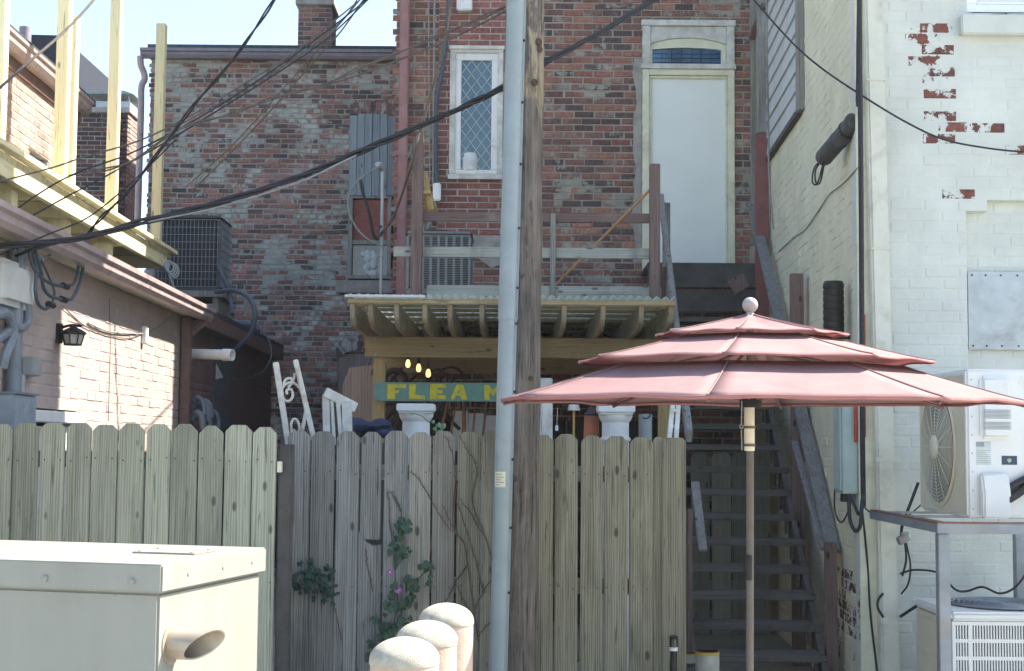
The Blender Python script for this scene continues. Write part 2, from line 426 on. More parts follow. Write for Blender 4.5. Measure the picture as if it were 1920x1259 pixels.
def m_pole():
    t = NT('utility_pole_wood'); z = t.n('SeparateXYZ'); t.l(t.P(), z.inputs[0])
    g1 = t.noise(46, 8, .65, t.scaled((1, 1, .05)), .6); g2 = t.noise(7, 6, .62, t.scaled((1, 1, .35)), 1.0)
    col = t.ramp(t.math('ADD', t.math('MULTIPLY', g1, .6), t.math('MULTIPLY', g2, .4)), [(.36, (.035, .03, .027)), (.45, (.10, .086, .073)), (.55, (.155, .136, .118)), (.68, (.245, .225, .20))])
    ck = t.mapr(t.noise(60, 4, .6, t.scaled((1, 1, .022)), .3), .60, .66); col = t.mix(t.math('MULTIPLY', ck, .8), col, (.03, .024, .02))
    gf = t.math('MULTIPLY', t.mapr(t.noise(34, 3, .5, t.scaled((1, 1, .28))), .60, .68), t.mapr(t.noise(2.2, 3, .5), .5, .62)); col = t.mix(t.math('MULTIPLY', gf, .85), col, (.045, .032, .026))
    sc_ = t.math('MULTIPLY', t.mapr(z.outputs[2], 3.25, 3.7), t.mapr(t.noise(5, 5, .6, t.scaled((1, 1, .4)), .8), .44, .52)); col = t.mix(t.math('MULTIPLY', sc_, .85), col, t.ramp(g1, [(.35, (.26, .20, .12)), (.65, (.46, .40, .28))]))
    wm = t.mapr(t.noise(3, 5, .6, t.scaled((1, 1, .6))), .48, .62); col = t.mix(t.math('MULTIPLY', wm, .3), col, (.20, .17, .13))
    t.bump(t.math('SUBTRACT', g1, t.math('MULTIPLY', ck, .5)), .9, .012); return t.out(col, .9, 0, .15)
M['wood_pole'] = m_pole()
M['plywood'] = m_wood('bare_plywood', (.23, .175, .145), (.37, .295, .25), 'z', sc=.5)
M['clap'] = m_plain('grey_clapboard_paint', (.50, .52, .50), .7, var=.1, dirt=(.33, .33, .3))
M['galv'] = m_plain('galvanised_steel', (.27, .32, .325), .6, .05, var=.1, sc=5, dirt=(.40, .41, .4), dirt_amt=.2)
M['galv_pipe'] = m_plain('dull_grey_conduit', (.36, .38, .38), .5, .3, var=.15)
M['sheet'] = m_plain('grey_sheet_metal', (.42, .45, .46), .4, .55, var=.14, sc=7, dirt=(.26, .26, .25))
M['steel_blue'] = m_plain('grey_painted_steel', (.25, .28, .31), .5, .2, var=.15, dirt=(.3, .26, .22))
M['rubber'] = m_plain('black_rubber', (.022, .023, .026), .55, var=.3, sc=20)
M['cable'] = m_plain('black_cable', (.013, .014, .018), .65, var=.3, sc=30)
M['cable_old'] = m_plain('old_brown_cable', (.10, .085, .07), .7, var=.3, sc=25)
M['cable_grey'] = m_plain('grey_cable', (.25, .25, .235), .6, var=.2, sc=25)
M['cable_navy'] = m_plain('dark_blue_grey_cable', (.055, .075, .10), .5, var=.2, sc=25)
M['conduit_blue'] = m_plain('blue_grey_pipe', (.16, .19, .22), .5, var=.2)
M['ac_grey'] = m_plain('grey_condenser_paint', (.19, .205, .205), .5, var=.12)
M['ac_dark'] = m_plain('dark_condenser_fins', (.02, .026, .036), .7)
M['ac_beige'] = m_plain('beige_condenser_paint', (.55, .53, .46), .5, var=.1)
M['ac_white'] = m_plain('white_condenser_paint', (.72, .73, .70), .42, var=.05, sc=4, bump=.06, dirt=(.55, .5, .42), dirt_amt=.1)
M['ac_side_bounce'] = m_plain('bounce_tinted_paint', (.60, .575, .43), .45, var=.06, sc=4, bump=.06)  # ivory tint puts the warm bounce light of the left faces into the paint
M['plastic_white'] = m_plain('white_plastic', (.80, .80, .76), .35, var=.05, bump=.05)
M['plastic_meter'] = m_plain('pale_grey_plastic', (.55, .56, .54), .4, var=.1)
M['mint'] = m_plain('mint_painted_steel', (.42, .53, .48), .5, var=.1, sc=5, dirt=(.48, .44, .36), dirt_amt=.3)
M['red_tape'] = m_plain('red_tape', (.42, .065, .05), .6)
M['iron'] = m_plain('black_iron', (.025, .023, .022), .5, .4)
M['rusty_white'] = m_plain('rusty_white_paint', (.72, .70, .62), .6, var=.08, sc=20, bump=.4, dirt=(.30, .17, .09), dirt_amt=.9)
M['plaster'] = m_plain('pale_plaster', (.66, .68, .66), .8, var=.08, sc=10, bump=.4, dirt=(.5, .48, .42), dirt_amt=.4)
M['terracotta'] = m_plain('terracotta', (.42, .15, .07), .8, var=.18, dirt=(.3, .12, .07))
M['tool'] = m_plain('red_brown_handle', (.24, .10, .055), .5, var=.25, sc=16)
M['junk'] = m_plain('dark_rusty_iron', (.05, .033, .03), .7, .2, var=.4)
M['denim'] = m_plain('dark_blue_cloth', (.03, .045, .10), .9, var=.3)
M['sign'] = m_plain('teal_green_sign_paint', (.145, .29, .235), .65, var=.14, sc=12, bump=.4, dirt=(.17, .26, .21), dirt_amt=.4)
M['letter'] = m_plain('yellow_letter_paint', (.66, .55, .035), .65, var=.16, sc=22, bump=.4, dirt=(.25, .30, .13), dirt_amt=.5)
def m_cab():
    t = NT('cream_enamel'); st = t.noise(9, 6, .62, t.scaled((1, 1, .07))); bl = t.noise(1.7, 6, .6)
    col = t.ramp(t.math('ADD', t.math('MULTIPLY', st, .45), t.math('MULTIPLY', bl, .55)), [(.34, (.25, .252, .215)), (.5, (.285, .288, .25)), (.68, (.305, .307, .27))])
    sp = t.mapr(t.noise(42, 4, .6), .70, .74); col = t.mix(t.math('MULTIPLY', sp, .6), col, (.15, .125, .09))
    rs = t.math('MULTIPLY', t.mapr(t.noise(16, 5, .6, t.scaled((1, 1, .10))), .66, .76), t.mapr(bl, .5, .62)); col = t.mix(t.math('MULTIPLY', rs, .55), col, (.20, .13, .075))
    t.bump(t.math('ADD', t.noise(4, 4), t.math('MULTIPLY', t.noise(90, 3), .12)), .25, .02); return t.out(col, .5, 0, .35)
M['cabinet'] = m_cab()
M['exhaust'] = m_plain('stained_exhaust_pipe', (.52, .47, .38), .5, .3, var=.2, sc=7, dirt=(.2, .12, .075), dirt_amt=.8)
M['soot'] = m_plain('sooty_pipe_inside', (.05, .03, .025), .95)
M['bollard'] = m_plain('salmon_painted_bollard', (.45, .335, .27), .7, var=.1, sc=7, bump=.4, dirt=(.27, .19, .15), dirt_amt=.35)
M['bollard_cap'] = m_plain('rough_cream_concrete', (.46, .43, .35), .9, var=.16, sc=26, bump=1.0, dirt=(.27, .245, .20), dirt_amt=.35)
M['canopy'] = m_plain('faded_red_canvas', (.335, .178, .172), .85, var=.05, sc=2.5, bump=.25)
M['rib_metal'] = m_plain('dark_red_brown_rib', (.14, .075, .07), .6)
M['canopy_hem'] = m_plain('dark_red_hem', (.34, .15, .145), .85, var=.1)
M['pole_alu'] = m_plain('bronze_aluminium_pole', (.13, .112, .095), .5, .2, var=.08)
M['sleeve'] = m_plain('ivory_plastic_sleeve', (.70, .66, .52), .5, var=.05)
M['finial'] = m_plain('faded_pink_grey_plastic', (.36, .335, .32), .6, var=.08)
M['brass'] = m_plain('brass', (.45, .30, .10), .4, .7)
M['sticker'] = m_plain('cream_sticker', (.62, .60, .42), .6, var=.05)
M['ink'] = m_plain('grey_print', (.30, .30, .26), .7, bump=0)
M['navy_label'] = m_plain('navy_label', (.035, .06, .10), .4, bump=0)
M['stick'] = m_plain('varnished_stick', (.38, .20, .08), .5)
M['can_label'] = m_plain('white_can_label', (.55, .52, .42), .5, var=.15, sc=20)
M['can_band'] = m_plain('yellow_can_band', (.60, .45, .05), .5)
M['can_lid'] = m_plain('rusty_can_lid', (.22, .085, .045), .6, var=.3, sc=20)
M['tarp'] = m_plain('blue_grey_tarp', (.075, .10, .14), .6, var=.25, sc=6)
M['vine_stem'] = m_plain('dry_vine_stem', (.12, .075, .055), .9, var=.3)
M['petal'] = m_plain('magenta_petal', (.42, .13, .36), .6)
M['petal_in'] = m_plain('pale_petal_throat', (.75, .6, .72), .6)
M['mesh_wire'] = m_plain('condenser_guard_wire', (.22, .25, .28), .5, .3)
def m_leaf(name, a, b):
    t = NT(name); col = t.ramp(t.island(), [(0, a), (1, b)]); col = t.mix(t.mapr(t.noise(30, 3), .35, .7, 0, .5), col, tuple(x * .6 for x in a))
    t.out(col, .55, 0, .35); t.b.inputs['Transmission Weight'].default_value = 0
    return t.mat
M['ivy'] = m_leaf('ivy_leaf', (.02, .055, .045), (.035, .095, .06))
M['leaf'] = m_leaf('vine_leaf', (.035, .075, .042), (.065, .115, .068))
def m_canvas():
    t = NT('faded_red_canvas'); f1 = t.noise(2.2, 6, .6); f2 = t.noise(9, 5, .6)
    col = t.ramp(t.math('ADD', t.math('MULTIPLY', f1, .65), t.math('MULTIPLY', f2, .35)), [(.36, (.335, .208, .204)), (.62, (.405, .268, .262))])
    t.bump(t.math('ADD', t.noise(260, 2), t.math('MULTIPLY', t.noise(7, 4), 3.0)), .22, .006); t.out(col, .9, 0, .1)
    tr = t.n('BsdfTranslucent'); tr.inputs[0].default_value = (.42, .15, .14, 1); mx = t.n('MixShader'); mx.inputs[0].default_value = .22
    t.l(t.b.outputs[0], mx.inputs[1]); t.l(tr.outputs[0], mx.inputs[2]); t.l(mx.outputs[0], t.t.nodes['Material Output'].inputs[0]); return t.mat
M['canopy'] = m_canvas()
def m_corr():
    t = NT('pale_corrugated_plastic'); t.out(t.ramp(t.noise(6, 6), [(.3, (.55, .58, .50)), (.7, (.76, .78, .70))]), .5)
    tr = t.n('BsdfTranslucent'); tr.inputs[0].default_value = (.82, .84, .74, 1); mx = t.n('MixShader'); mx.inputs[0].default_value = .8
    t.l(t.b.outputs[0], mx.inputs[1]); t.l(tr.outputs[0], mx.inputs[2]); t.l(mx.outputs[0], t.t.nodes['Material Output'].inputs[0]); return t.mat
M['corr'] = m_corr()
def m_bulb():
    t = NT('lit_filament_bulb'); t.out((.9, .7, .35), .2); t.b.inputs['Emission Color'].default_value = (1, .62, .20, 1); t.b.inputs['Emission Strength'].default_value = .7; return t.mat
def m_filament():
    t = NT('glowing_filament'); t.out((1, .85, .6), .3); t.b.inputs['Emission Color'].default_value = (1, .80, .45, 1); t.b.inputs['Emission Strength'].default_value = 9; return t.mat
M['bulb'] = m_bulb(); M['filament'] = m_filament()

# ------------------------------------------------------------------ ground
g = MB(); n_ = 1
g.add([(-60, -40, 0), (60, -40, 0), (60, 80, 0), (-60, 80, 0)], [(0, 1, 2, 3)])
gm = NT('alley_concrete'); gc = gm.ramp(gm.noise(.8, 9, .65), [(.3, (.27, .26, .225)), (.7, (.42, .405, .355))]); gm.bump(gm.noise(60, 5), .5, .01); gm.out(gc, .9)
o = build('ground', g, gm.mat); o['kind'] = 'structure'
hz = MB(); hz.box(-62, 62, -42, 82, -1, 12.5); hm = bpy.data.materials.new('thin_added_veil'); hm.use_nodes = True; hn = hm.node_tree  # added veil volume that lifts the blacks; the air itself is clear
hn.nodes.remove(hn.nodes['Principled BSDF']); hv_ = hn.nodes.new('ShaderNodeVolumePrincipled'); hv_.inputs['Color'].default_value = (.93, .96, .95, 1); hv_.inputs['Density'].default_value = .0009; hv_.inputs['Anisotropy'].default_value = .2
hn.links.new(hv_.outputs[0], hn.nodes['Material Output'].inputs['Volume'])
hzo = build('added_veil', hz, hm, smooth=False); hzo['kind'] = 'stuff'; hzo.display_type = 'WIRE'

# ------------------------------------------------------------------ helpers for facade things
def framed(mb, x0, x1, z0, z1, y0, y1, w, wt=None, wb=None):
    """four butted members of a frame facing -Y, from depth y0 (front) to y1"""
    wt = w if wt is None else wt; wb = w if wb is None else wb
    mb.box(x0, x1, y0, y1, z1 - wt, z1); mb.box(x0, x1, y0, y1, z0, z0 + wb)
    mb.box(x0, x0 + w, y0, y1, z0 + wb, z1 - wt); mb.box(x1 - w, x1, y0, y1, z0 + wb, z1 - wt)
    return mb

# ================================================================== MAIN BRICK HOUSE
YM = 15.0
xL = P(740, 300, YM).x; xR = cp(YM, -.02).x
house = thing('brick_house', (xL + 1.9, YM, 0), 'tall old brown brick house with a white door above wooden stairs', 'house')
wx0, wx1, wz0, wz1 = R4(843, 90, 943, 336, YM)
dx0, dx1, dz0, dz1 = R4(1204, 42, 1377, 511, YM)
px0, px1, pz0, pz1 = R4(822, -60, 1004, 442, YM)     # newer red infill round the window
ops = [(px0 - xL, px1 - xL, pz0, 8.4), (dx0 - xL + .02, dx1 - xL - .02, dz0, dz1 - .02)]
bk, mt = brick_wall((xL, YM, 0), X, -YV, xR - xL, 1.2, 7.0, ops, ragged=.045, jit=.004, wob=.002)
build('wall', bk, M['brick_main'], house, smooth=False); build('mortar_backing', mt, M['mortar_main'], house, smooth=False)
ops = [(wx0 - px0 + .02, wx1 - px0 - .02, wz0 + .02, wz1 - .02)]
bk, mt = brick_wall((px0, YM, 0), X, -YV, px1 - px0, pz0, 7.0, ops, ch=.0705, bl=.225, relief=.004, jit=.0015)
build('infill_wall', bk, M['brick_new'], house, smooth=False); build('infill_mortar', mt, M['mortar_new'], house, smooth=False)
b = MB(); b.box(xL, xR, YM, YM + .14, 7.0, 10.0); b.box(xL, xL + .14, YM + .14, YM + 11, 0, 10); b.box(xR + .5, xR + .64, YM + .14, YM + 11, 0, 10)
b.box(xL, xR, YM, YM + .14, 0, 1.2); b.box(xL + .14, xR + .5, YM + 10.8, YM + 11, 0, 10); b.box(xL + .14, xR + .5, YM + .14, YM + 10.8, 9.8, 10); b.box(xL + .14, xR + .5, YM + .3, YM + .35, 0, 9.8)
build('side_wall', b, M['brick_dark'], house, smooth=False)
# patched render below the infill
b = MB(); c0 = R4(862, 442, 918, 475, YM)
poly = [(c0[0], c0[3]), (c0[1] + .35, c0[3]), (c0[1] + .30, c0[2] - .05), (c0[1] + .02, c0[2] - .16), (c0[1] - .1, c0[2] - .07), (c0[0] + .05, c0[2] - .02)]
b.prism([(x, YM - .001, z) for x, z in poly], (0, -.014, 0)); build('cement_patch', b, M['concrete'], house, bevel=.004)
# leaded window
win = build('window', framed(MB(), wx0, wx1, wz0, wz1, YM - .035, YM + .05, .062, .062, .05), M['white_old'], house, bevel=.006)
b = framed(MB(), wx0 + .055, wx1 - .055, wz0 + .052, wz1 - .06, YM - .012, YM + .045, .068, .08, .045)
build('sash', b, M['white'], win, bevel=.006)
b = MB(); b.box(wx0 - .012, wx1 + .012, YM - .055, YM - .036, wz1 - .03, wz1 + .012); build('window_head', b, M['white_old'], win, bevel=.005)
b = MB(); b.box(wx0 - .01, wx1 + .01, YM - .065, YM - .036, wz0 - .012, wz0 + .04)
build('window_sill', b, M['white_old'], win, bevel=.005)
gx0, gx1, gz0, gz1 = wx0 + .12, wx1 - .12, wz0 + .095, wz1 - .138
b = MB(); b.box(gx0, gx1, YM + .02, YM + .028, gz0, gz1); build('pane', b, M['glass_blue'], win, smooth=False)
b = MB(); w_, h_ = gx1 - gx0, gz1 - gz0; sxx, szz = w_ / 3.0, h_ / 8.0
def clip_line(xa, za, xb, zb):
    pts = []
    for i in range(61):
        t = i / 60; x = xa + (xb - xa) * t; z = za + (zb - za) * t
        if gx0 <= x <= gx1 and gz0 <= z <= gz1: pts.append((x, z))
    return (pts[0], pts[-1]) if len(pts) > 1 else None
for i in range(-9, 14):
    for sg in (1, -1):
        xa = gx0 + i * sxx if sg > 0 else gx1 - i * sxx
        q = clip_line(xa, gz0, xa + sg * h_ * sxx / szz, gz1)
        if q: b.bar((q[0][0], YM + .017, q[0][1]), (q[1][0], YM + .017, q[1][1]), .0055, .007, side=YV)
build('lead_lattice', b, M['lead'], win, smooth=False)
b = MB(); b.lathe([(.0, 0), (.085, 0), (.088, .14), (.06, .16), (.06, .2), (.0, .2)], (gx0 + .1, YM + .019, gz0), Z, 20, sx=1)
for i, v in enumerate(b.v): b.v[i] = (v[0], YM + .0185 + (v[1] - YM - .019) * .02, v[2])
# pale jar seen in the lower panes, standing behind the glass
jar = MB(); jar.lathe([(.0, 0), (.088, 0), (.09, .13), (.08, .17), (.075, .19), (0, .19)], (gx0 + .105, YM + .06, gz0), Z, 20)
# door
fr = MB(); fz = (P(1290, 138, YM).z)
tz = P(1290, 128, YM).z
fr.box(dx0, dx0 + .075, YM - .03, YM + .06, dz0, tz - .02); fr.box(dx1 - .075, dx1, YM - .03, YM + .06, dz0, tz - .02)
fr.box(dx0 + .075, dx1 - .075, YM - .03, YM + .06, tz - .085, tz - .02)
door = build('door_frame', fr, M['cream_trim'], house, bevel=.006)
b = MB(); b.box(dx0 + .077, dx1 - .077, YM + .015, YM + .055, dz0 + .012, tz - .087); build('door_slab', b, M['white_clean'], door, bevel=.004)
b = MB(); b.box(dx0 + .078, dx1 - .078, YM - .01, YM + .014, tz - .115, tz - .088); b.box(dx0 + .0775, dx0 + .1, YM - .01, YM + .014, dz0 + .02, tz - .117); b.box(dx1 - .1, dx1 - .0775, YM - .01, YM + .014, dz0 + .02, tz - .117)
build('door_stop', b, M['cream_trim'], door, bevel=.004)
# transom
b = MB()
b.box(dx0 - .015, dx1 + .015, YM - .05, YM + .06, tz - .018, tz + .035)             # transom bar
b.box(dx0, dx0 + .085, YM - .04, YM + .06, tz + .037, dz1 - .05); b.box(dx1 - .085, dx1, YM - .04, YM + .06, tz + .037, dz1 - .05)
b.box(dx0 - .012, dx1 + .012, YM - .05, YM + .06, dz1 - .05, dz1 + .012)
arc = []; ax0, ax1 = dx0 + .087, dx1 - .087; az0 = P(1290, 84, YM).z; az1 = P(1290, 72, YM).z
for i in range(13):
    t = i / 12; x = ax0 + (ax1 - ax0) * t; arc.append((x, az0 + (az1 - az0) * math.sin(math.pi * t) ** .8))
b.prism([(ax0, YM - .02, dz1 - .052)] + [(x, YM - .02, z) for x, z in arc] + [(ax1, YM - .02, dz1 - .052)], (0, .07, 0))
trn = build('transom', b, M['white_old'], house, bevel=.004)
b = MB(); arc2 = []
gA, gB = P(1223, 110, YM).x, P(1352, 110, YM).x; gbz = P(1290, 127, YM).z + .035; gt0, gt1 = P(1290, 94, YM).z, P(1290, 90, YM).z
ring_o = [(ax0 + .002, tz + .038)] + [(x * .998 + .0015, z - .003) for x, z in arc] + [(ax1 - .002, tz + .038)]
ring_i = [(gA, gbz - .035)] + [(gA + (gB - gA) * i / 12, gt0 + (gt1 - gt0) * math.sin(math.pi * i / 12) ** .8) for i in range(13)] + [(gB, gbz - .035)]
n_ = len(ring_o); vs = [(x, YM - .005, z) for x, z in ring_o] + [(x, YM - .005, z) for x, z in ring_i] + [(x, YM + .03, z) for x, z in ring_i]
b.add(vs, [(i, (i + 1) % n_, n_ + (i + 1) % n_, n_ + i) for i in range(n_)] + [(n_ + i, n_ + (i + 1) % n_, 2 * n_ + (i + 1) % n_, 2 * n_ + i) for i in range(n_)])
build('transom_sash', b, M['cream_trim'], trn)
b = MB(); b.prism([(x, YM + .024, z) for x, z in ring_i], (0, .01, 0)); build('transom_pane', b, M['glass_transom'], trn, smooth=False)
b = MB()
for i in range(1, 7): x = gA + (gB - gA) * i / 7; b.box(x - .003, x + .003, YM + .017, YM + .023, gbz - .03, gt1 - .02)
for i in range(1, 4): z = gbz - .035 + (gt0 - gbz + .035) * i / 4 + .01; b.box(gA + .004, gB - .004, YM + .018, YM + .022, z - .0025, z + .0025)
build('transom_leading', b, M['iron'], trn, smooth=False)
# stone-grey plaster strip left of the door, rough
b = MB(); poly = []
for i in range(14):
    t = i / 13; poly.append((dx0 - .06 - rnd(0, .05), dz0 + .1 + (tz - dz0) * t))
poly = [(dx0 - .004, dz0 + .1)] + poly + [(dx0 - .004, dz0 + .1 + tz - dz0)]
b.prism([(x, YM - .003, z) for x, z in poly], (0, -.01, 0)); build('plaster_patch', b, M['concrete'], house, bevel=.003)
# downpipe on the corner
b = MB(); a, c = P(758, -60, 14.9), P(748, 556, 14.9); xm = P(756, 250, 14.9).x
b.box(xm - .05, xm + .05, YM - .13, YM - .03, 3.0, 7.2); dp = build('downpipe', b, M['downpipe'], house, bevel=.012)
b = MB()
for zz in (3.7, 4.75, 5.8): b.box(xm - .07, xm + .07, YM - .135, YM - .02, zz, zz + .025)
build('pipe_strap', b, M['downpipe'], dp, bevel=.004)
# small white vent hood high on the wall
vx0, vx1, vz0, vz1 = R4(857, -30, 886, 25, YM)
b = MB(); b.box(vx0, vx1, YM - .11, YM - .006, vz0, vz1); build('vent_hood', b, M['white'], house, bevel=.012)
# conduit and white box on the infill
b = MB(); b.tube(smooth_path([P(843, -40, 14.9), P(838, 60, 14.9), P(828, 140, 14.9), P(818, 200, 14.9), P(817, 280, 14.9), P(820, 345, 14.9)]), .022, 8); cdt = build('conduit', b, M['cable_navy'], house)
b = MB(); x0, x1, z0, z1 = R4(812, 345, 827, 378, 14.9); b.box(x0, x1, YM - .16, YM - .05, z0, z1); build('junction_box', b, M['plastic_white'], house, bevel=.012)
b = MB(); b.tube(smooth_path([P(818, 376, 14.9), P(812, 400, 14.9), P(800, 432, 14.8)]), .018, 8); build('conduit', b, M['conduit_blue'], house)
b = MB(); b.tube([P(815, -40, 14.93), P(812, 350, 14.93)], .012, 6); b.tube([P(803, -40, 14.93), P(806, 340, 14.93)], .008, 6); build('conduit', b, M['cable_grey'], house)
tag(build('glass_jar', jar, M['plaster']), 'pale jar standing in the leaded window behind the lower panes', 'jar')

# ================================================================== REAR BRICK BUILDING
YF = 19.5
fxL, fxR, fz0, fz1 = R4(275, 112, 790, 800, YF)
rear = thing('brick_building', (fxL + 1.7, YF, 0), 'rear red brick building with mortar smears, flat roof and grey gutter', 'building')
swx0, swx1, swz0, swz1 = R4(654, 216, 740, 526, YF)
qx0, qx1, qz0, qz1 = R4(632, 668, 716, 820, YF)
bk, mt = brick_wall((fxL, YF, 0), X, -YV, fxR - fxL, 1.4, fz1, [(swx0 - fxL, swx1 - fxL, swz0, swz1), (qx0 - fxL, qx1 - fxL, 1.3, qz1 + .02)], ch=.0705, bl=.215, ragged=.035, jit=.007, wob=.005, headers=7)
build('wall', bk, M['brick_far'], rear, smooth=False); build('mortar_backing', mt, M['mortar_far'], rear, smooth=False)
b = MB()   # soldier arch over the boarded opening and the shuttered window
def soldier(x0, x1, zs, rise, h, nb):
    for i in range(nb):
        t0, t1 = i / nb + .006, (i + 1) / nb - .012
        xa, xb = x0 + (x1 - x0) * t0, x0 + (x1 - x0) * t1
        za, zb = zs + rise * math.sin(math.pi * t0), zs + rise * math.sin(math.pi * t1)
        sp = .04 * (t0 - .5)
        b.prism([(xa, YF - .012, za), (xb, YF - .012, zb), (xb + sp, YF - .012, zb + h), (xa + sp, YF - .012, za + h)], (0, .03, 0))
soldier(qx0 - .02, qx1 + .25, qz1 - .02, .13, .19, 12); build('brick_arch', b, M['brick_far'], rear, smooth=False); b = MB(); soldier(swx0 - .02, swx1 + .02, swz1 - .01, .05, .15, 9)
build('brick_arch', b, M['brick_far'], rear, smooth=False)
b = MB(); b.prism([(qx0, YF + .03, 1.3), (qx1, YF + .03, 1.3), (qx1, YF + .03, qz1)] + [(qx1 - (qx1 - qx0) * i / 8, YF + .03, qz1 + .02 + .09 * math.sin(math.pi / 2 * i / 8 + 1.57) - .02 * i / 8) for i in range(1, 9)], (0, .02, 0))
build('boarded_opening', b, M['plywood'], rear, smooth=False)
b = MB(); b.box(fxL + .3, fxR, YF + .2, YF + .25, 0, fz1); b.box(fxL, fxL + .3, YF + .14, YF + 8, 0, fz1); b.box(fxL, fxR, YF, YF + .14, 0, 1.4); b.box(fxR, fxR + 4, YF, YF + 8, 0, fz1 - .3); build('side_wall', b, M['brick_dark'], rear, smooth=False)
r_ = MB(); r_.box(fxL - .05, fxR, YF - .05, YF + 8, fz1 + .14, fz1 + .19); build('roof', r_, M['roofing'], rear)
b = MB(); b.box(fxL - .02, fxR, YF - .05, YF + .15, fz1 - .02, fz1 + .138); build('fascia', b, M['fascia'], rear, bevel=.005)
gz = P(400, 93, 19.4).z
b = MB()
prof = [(0, 0), (-.08, 0), (-.11, .04), (-.11, .075), (-.14, .085), (-.14, .125), (-.128, .125), (-.128, .1), (0, .1)]
b.prism([(fxL - .12, YF - .052 + y, gz - .13 + z) for y, z in prof], (fxR - fxL, 0, 0)); build('gutter', b, M['gutter_grey'], rear, smooth=False)
b = MB(); pts = [P(263, 106, 19.35), P(264, 122, 19.35), P(270, 138, 19.38), P(271, 150, 19.38), P(265, 165, 19.38), P(264, 220, 19.38), P(258, 420, 19.38)]
b.tube(smooth_path(pts, 4), .045, 10); build('downspout', b, M['gutter_mauve'], rear)
# shuttered window
b = MB(); nb = 6; sx1 = swx1; zs0 = P(690, 368, YF).z
for i in range(nb):
    xa = swx0 + (sx1 - swx0) * i / nb; xb = swx0 + (sx1 - swx0) * (i + 1) / nb - .008
    b.box(xa, xb, YF - .02 + rnd(0, .006), YF + .03, zs0 + rnd(-.012, .012), swz1 - .02 + .035 * math.sin(math.pi * (i + .5) / nb))
build('shutter', b, m_wood('blue_grey_board', (.20, .235, .25), (.32, .36, .38), 'z'), rear)
b = MB(); framed(b, swx0 + .004, swx1 - .04, swz0 + .02, zs0 - .005, YF - .02, YF + .06, .055, .03, .05); b.box(swx0 + .06, swx1 - .096, YF - .01, YF + .05, P(690, 455, YF).z - .03, P(690, 455, YF).z + .03)
wf = build('window', b, M['wood_grey'], rear, bevel=.004)
b = MB(); zc = P(690, 455, YF).z + .03
k = 0
while zc + k * .03 < zs0 - .06:
    z = zc + k * .03; b.box(swx0 + .062, swx1 - .098, YF + .03, YF + .045, z, z + .026); k += 1
build('red_blind', b, m_plain('faded_red_blind', (.33, .10, .075), .7), wf, smooth=False)
b = MB(); b.box(swx0 + .06, swx1 - .096, YF + .045, YF + .052, swz0 + .07, zc - .03); build('pane', b, M['glass_dark'], wf, smooth=False)
b = MB(); cx = P(692, 492, YF + .02)
for i in range(26): b.sphere((cx.x + rnd(-.1, .1), YF + .03 + rnd(-.006, .006), cx.z + rnd(-.17, .15)), rnd(.025, .055), 7, 5)
for i, v in enumerate(b.v): b.v[i] = (v[0], YF + .03 + (v[1] - YF - .03) * .25, v[2])
build('stuffed_plastic_bag', b, M['plastic_meter'], wf)
b = MB(); x0, x1, z0, z1 = R4(630, 527, 745, 551, YF); b.box(x0, x1, YF - .08, YF + .05, z0, z1); build('window_sill', b, M['stone_sill'], rear, bevel=.01)
# chimney on the roof
cx0, cx1, cz0, cz1 = R4(559, -4, 621, 92, 21)
bk, mt = brick_wall((cx0, 21, 0), X, -YV, cx1 - cx0, fz1, cz1 - .12, ch=.0705, jit=.004)
ch = build('chimney', bk, M['brick_main'], rear, smooth=False); build('mortar', mt, M['mortar_main'], ch, smooth=False)
b = MB(); b.box(cx0, cx1, 21.14, 21.6, fz1, cz1 - .12); build('chimney_core', b, M['brick_main'], ch, smooth=False)
b = MB(); b.box(cx0 - .04, cx1 + .04, 20.95, 21.65, cz1 - .12, cz1); build('chimney_cap', b, M['concrete'], ch, bevel=.01)
b = MB(); b.box(cx0 - .05, cx1 + .05, 20.93, 21.67, fz1 + .15, fz1 + .27); build('flashing', b, M['sheet'], ch, bevel=.01)

# ================================================================== LOW PAINTED BUILDING (left)
zg = LW(352, 557, .24).z      # gutter lip height
low = thing('low_brick_building', lp(11, -1), 'low single-storey pink painted brick building with mauve gutter, half in sun', 'building')
Y0_, Y1_, Y2_ = 6.2, LW(338, 700).y, 19.3
zt = zg - .06
nw0 = LW(50, 768); nw1 = LW(146, 768)
bk, mt = brick_wall(lp(Y0_), LD, LN, (Y1_ - Y0_), .0, zt, [(nw0.y - Y0_ + .02, nw1.y - Y0_ - .02, .9, nw0.z - .02)], relief=.0032, jit=.0032, wob=.004, mo=.008)
build('wall', bk, M['brick_pink'], low, smooth=False); build('mortar_backing', mt, M['brick_pink'], low, smooth=False)
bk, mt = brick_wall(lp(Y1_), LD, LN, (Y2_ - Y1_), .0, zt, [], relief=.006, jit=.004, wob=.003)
build('annex_wall', bk, M['brick_annex_shaded'], low, smooth=False); build('annex_backing', mt, M['brick_annex_shaded'], low, smooth=False)
b = MB(); b.obox(lp(Y0_, -4, zt + .55), LD * (Y2_ - Y0_), LN * 4.16 + Z * -.5, Z * .05); build('roof', b, M['roofing'], low, smooth=False)
b = MB(); b.obox(lp(6.4, -1.30, zt), LD * 8.6, LN * .1, Z * .62); build('parapet', b, M['roofing'], low, smooth=False)
b = MB(); b.obox(lp(Y0_, -4.2, 0), LD * .15, LN * 4.0, Z * 2.6); build('end_wall', b, M['brick_annex_shaded'], low, smooth=False)
b = MB(); b.obox(lp(Y0_, .002, zt - .0), LD * (Y1_ + .05 - Y0_), LN * .13, Z * -.025); b.obox(lp(Y0_, .13, zt - .025), LD * (Y1_ + .05 - Y0_), LN * .02, Z * .13)
build('soffit', b, M['cream_trim'], low)
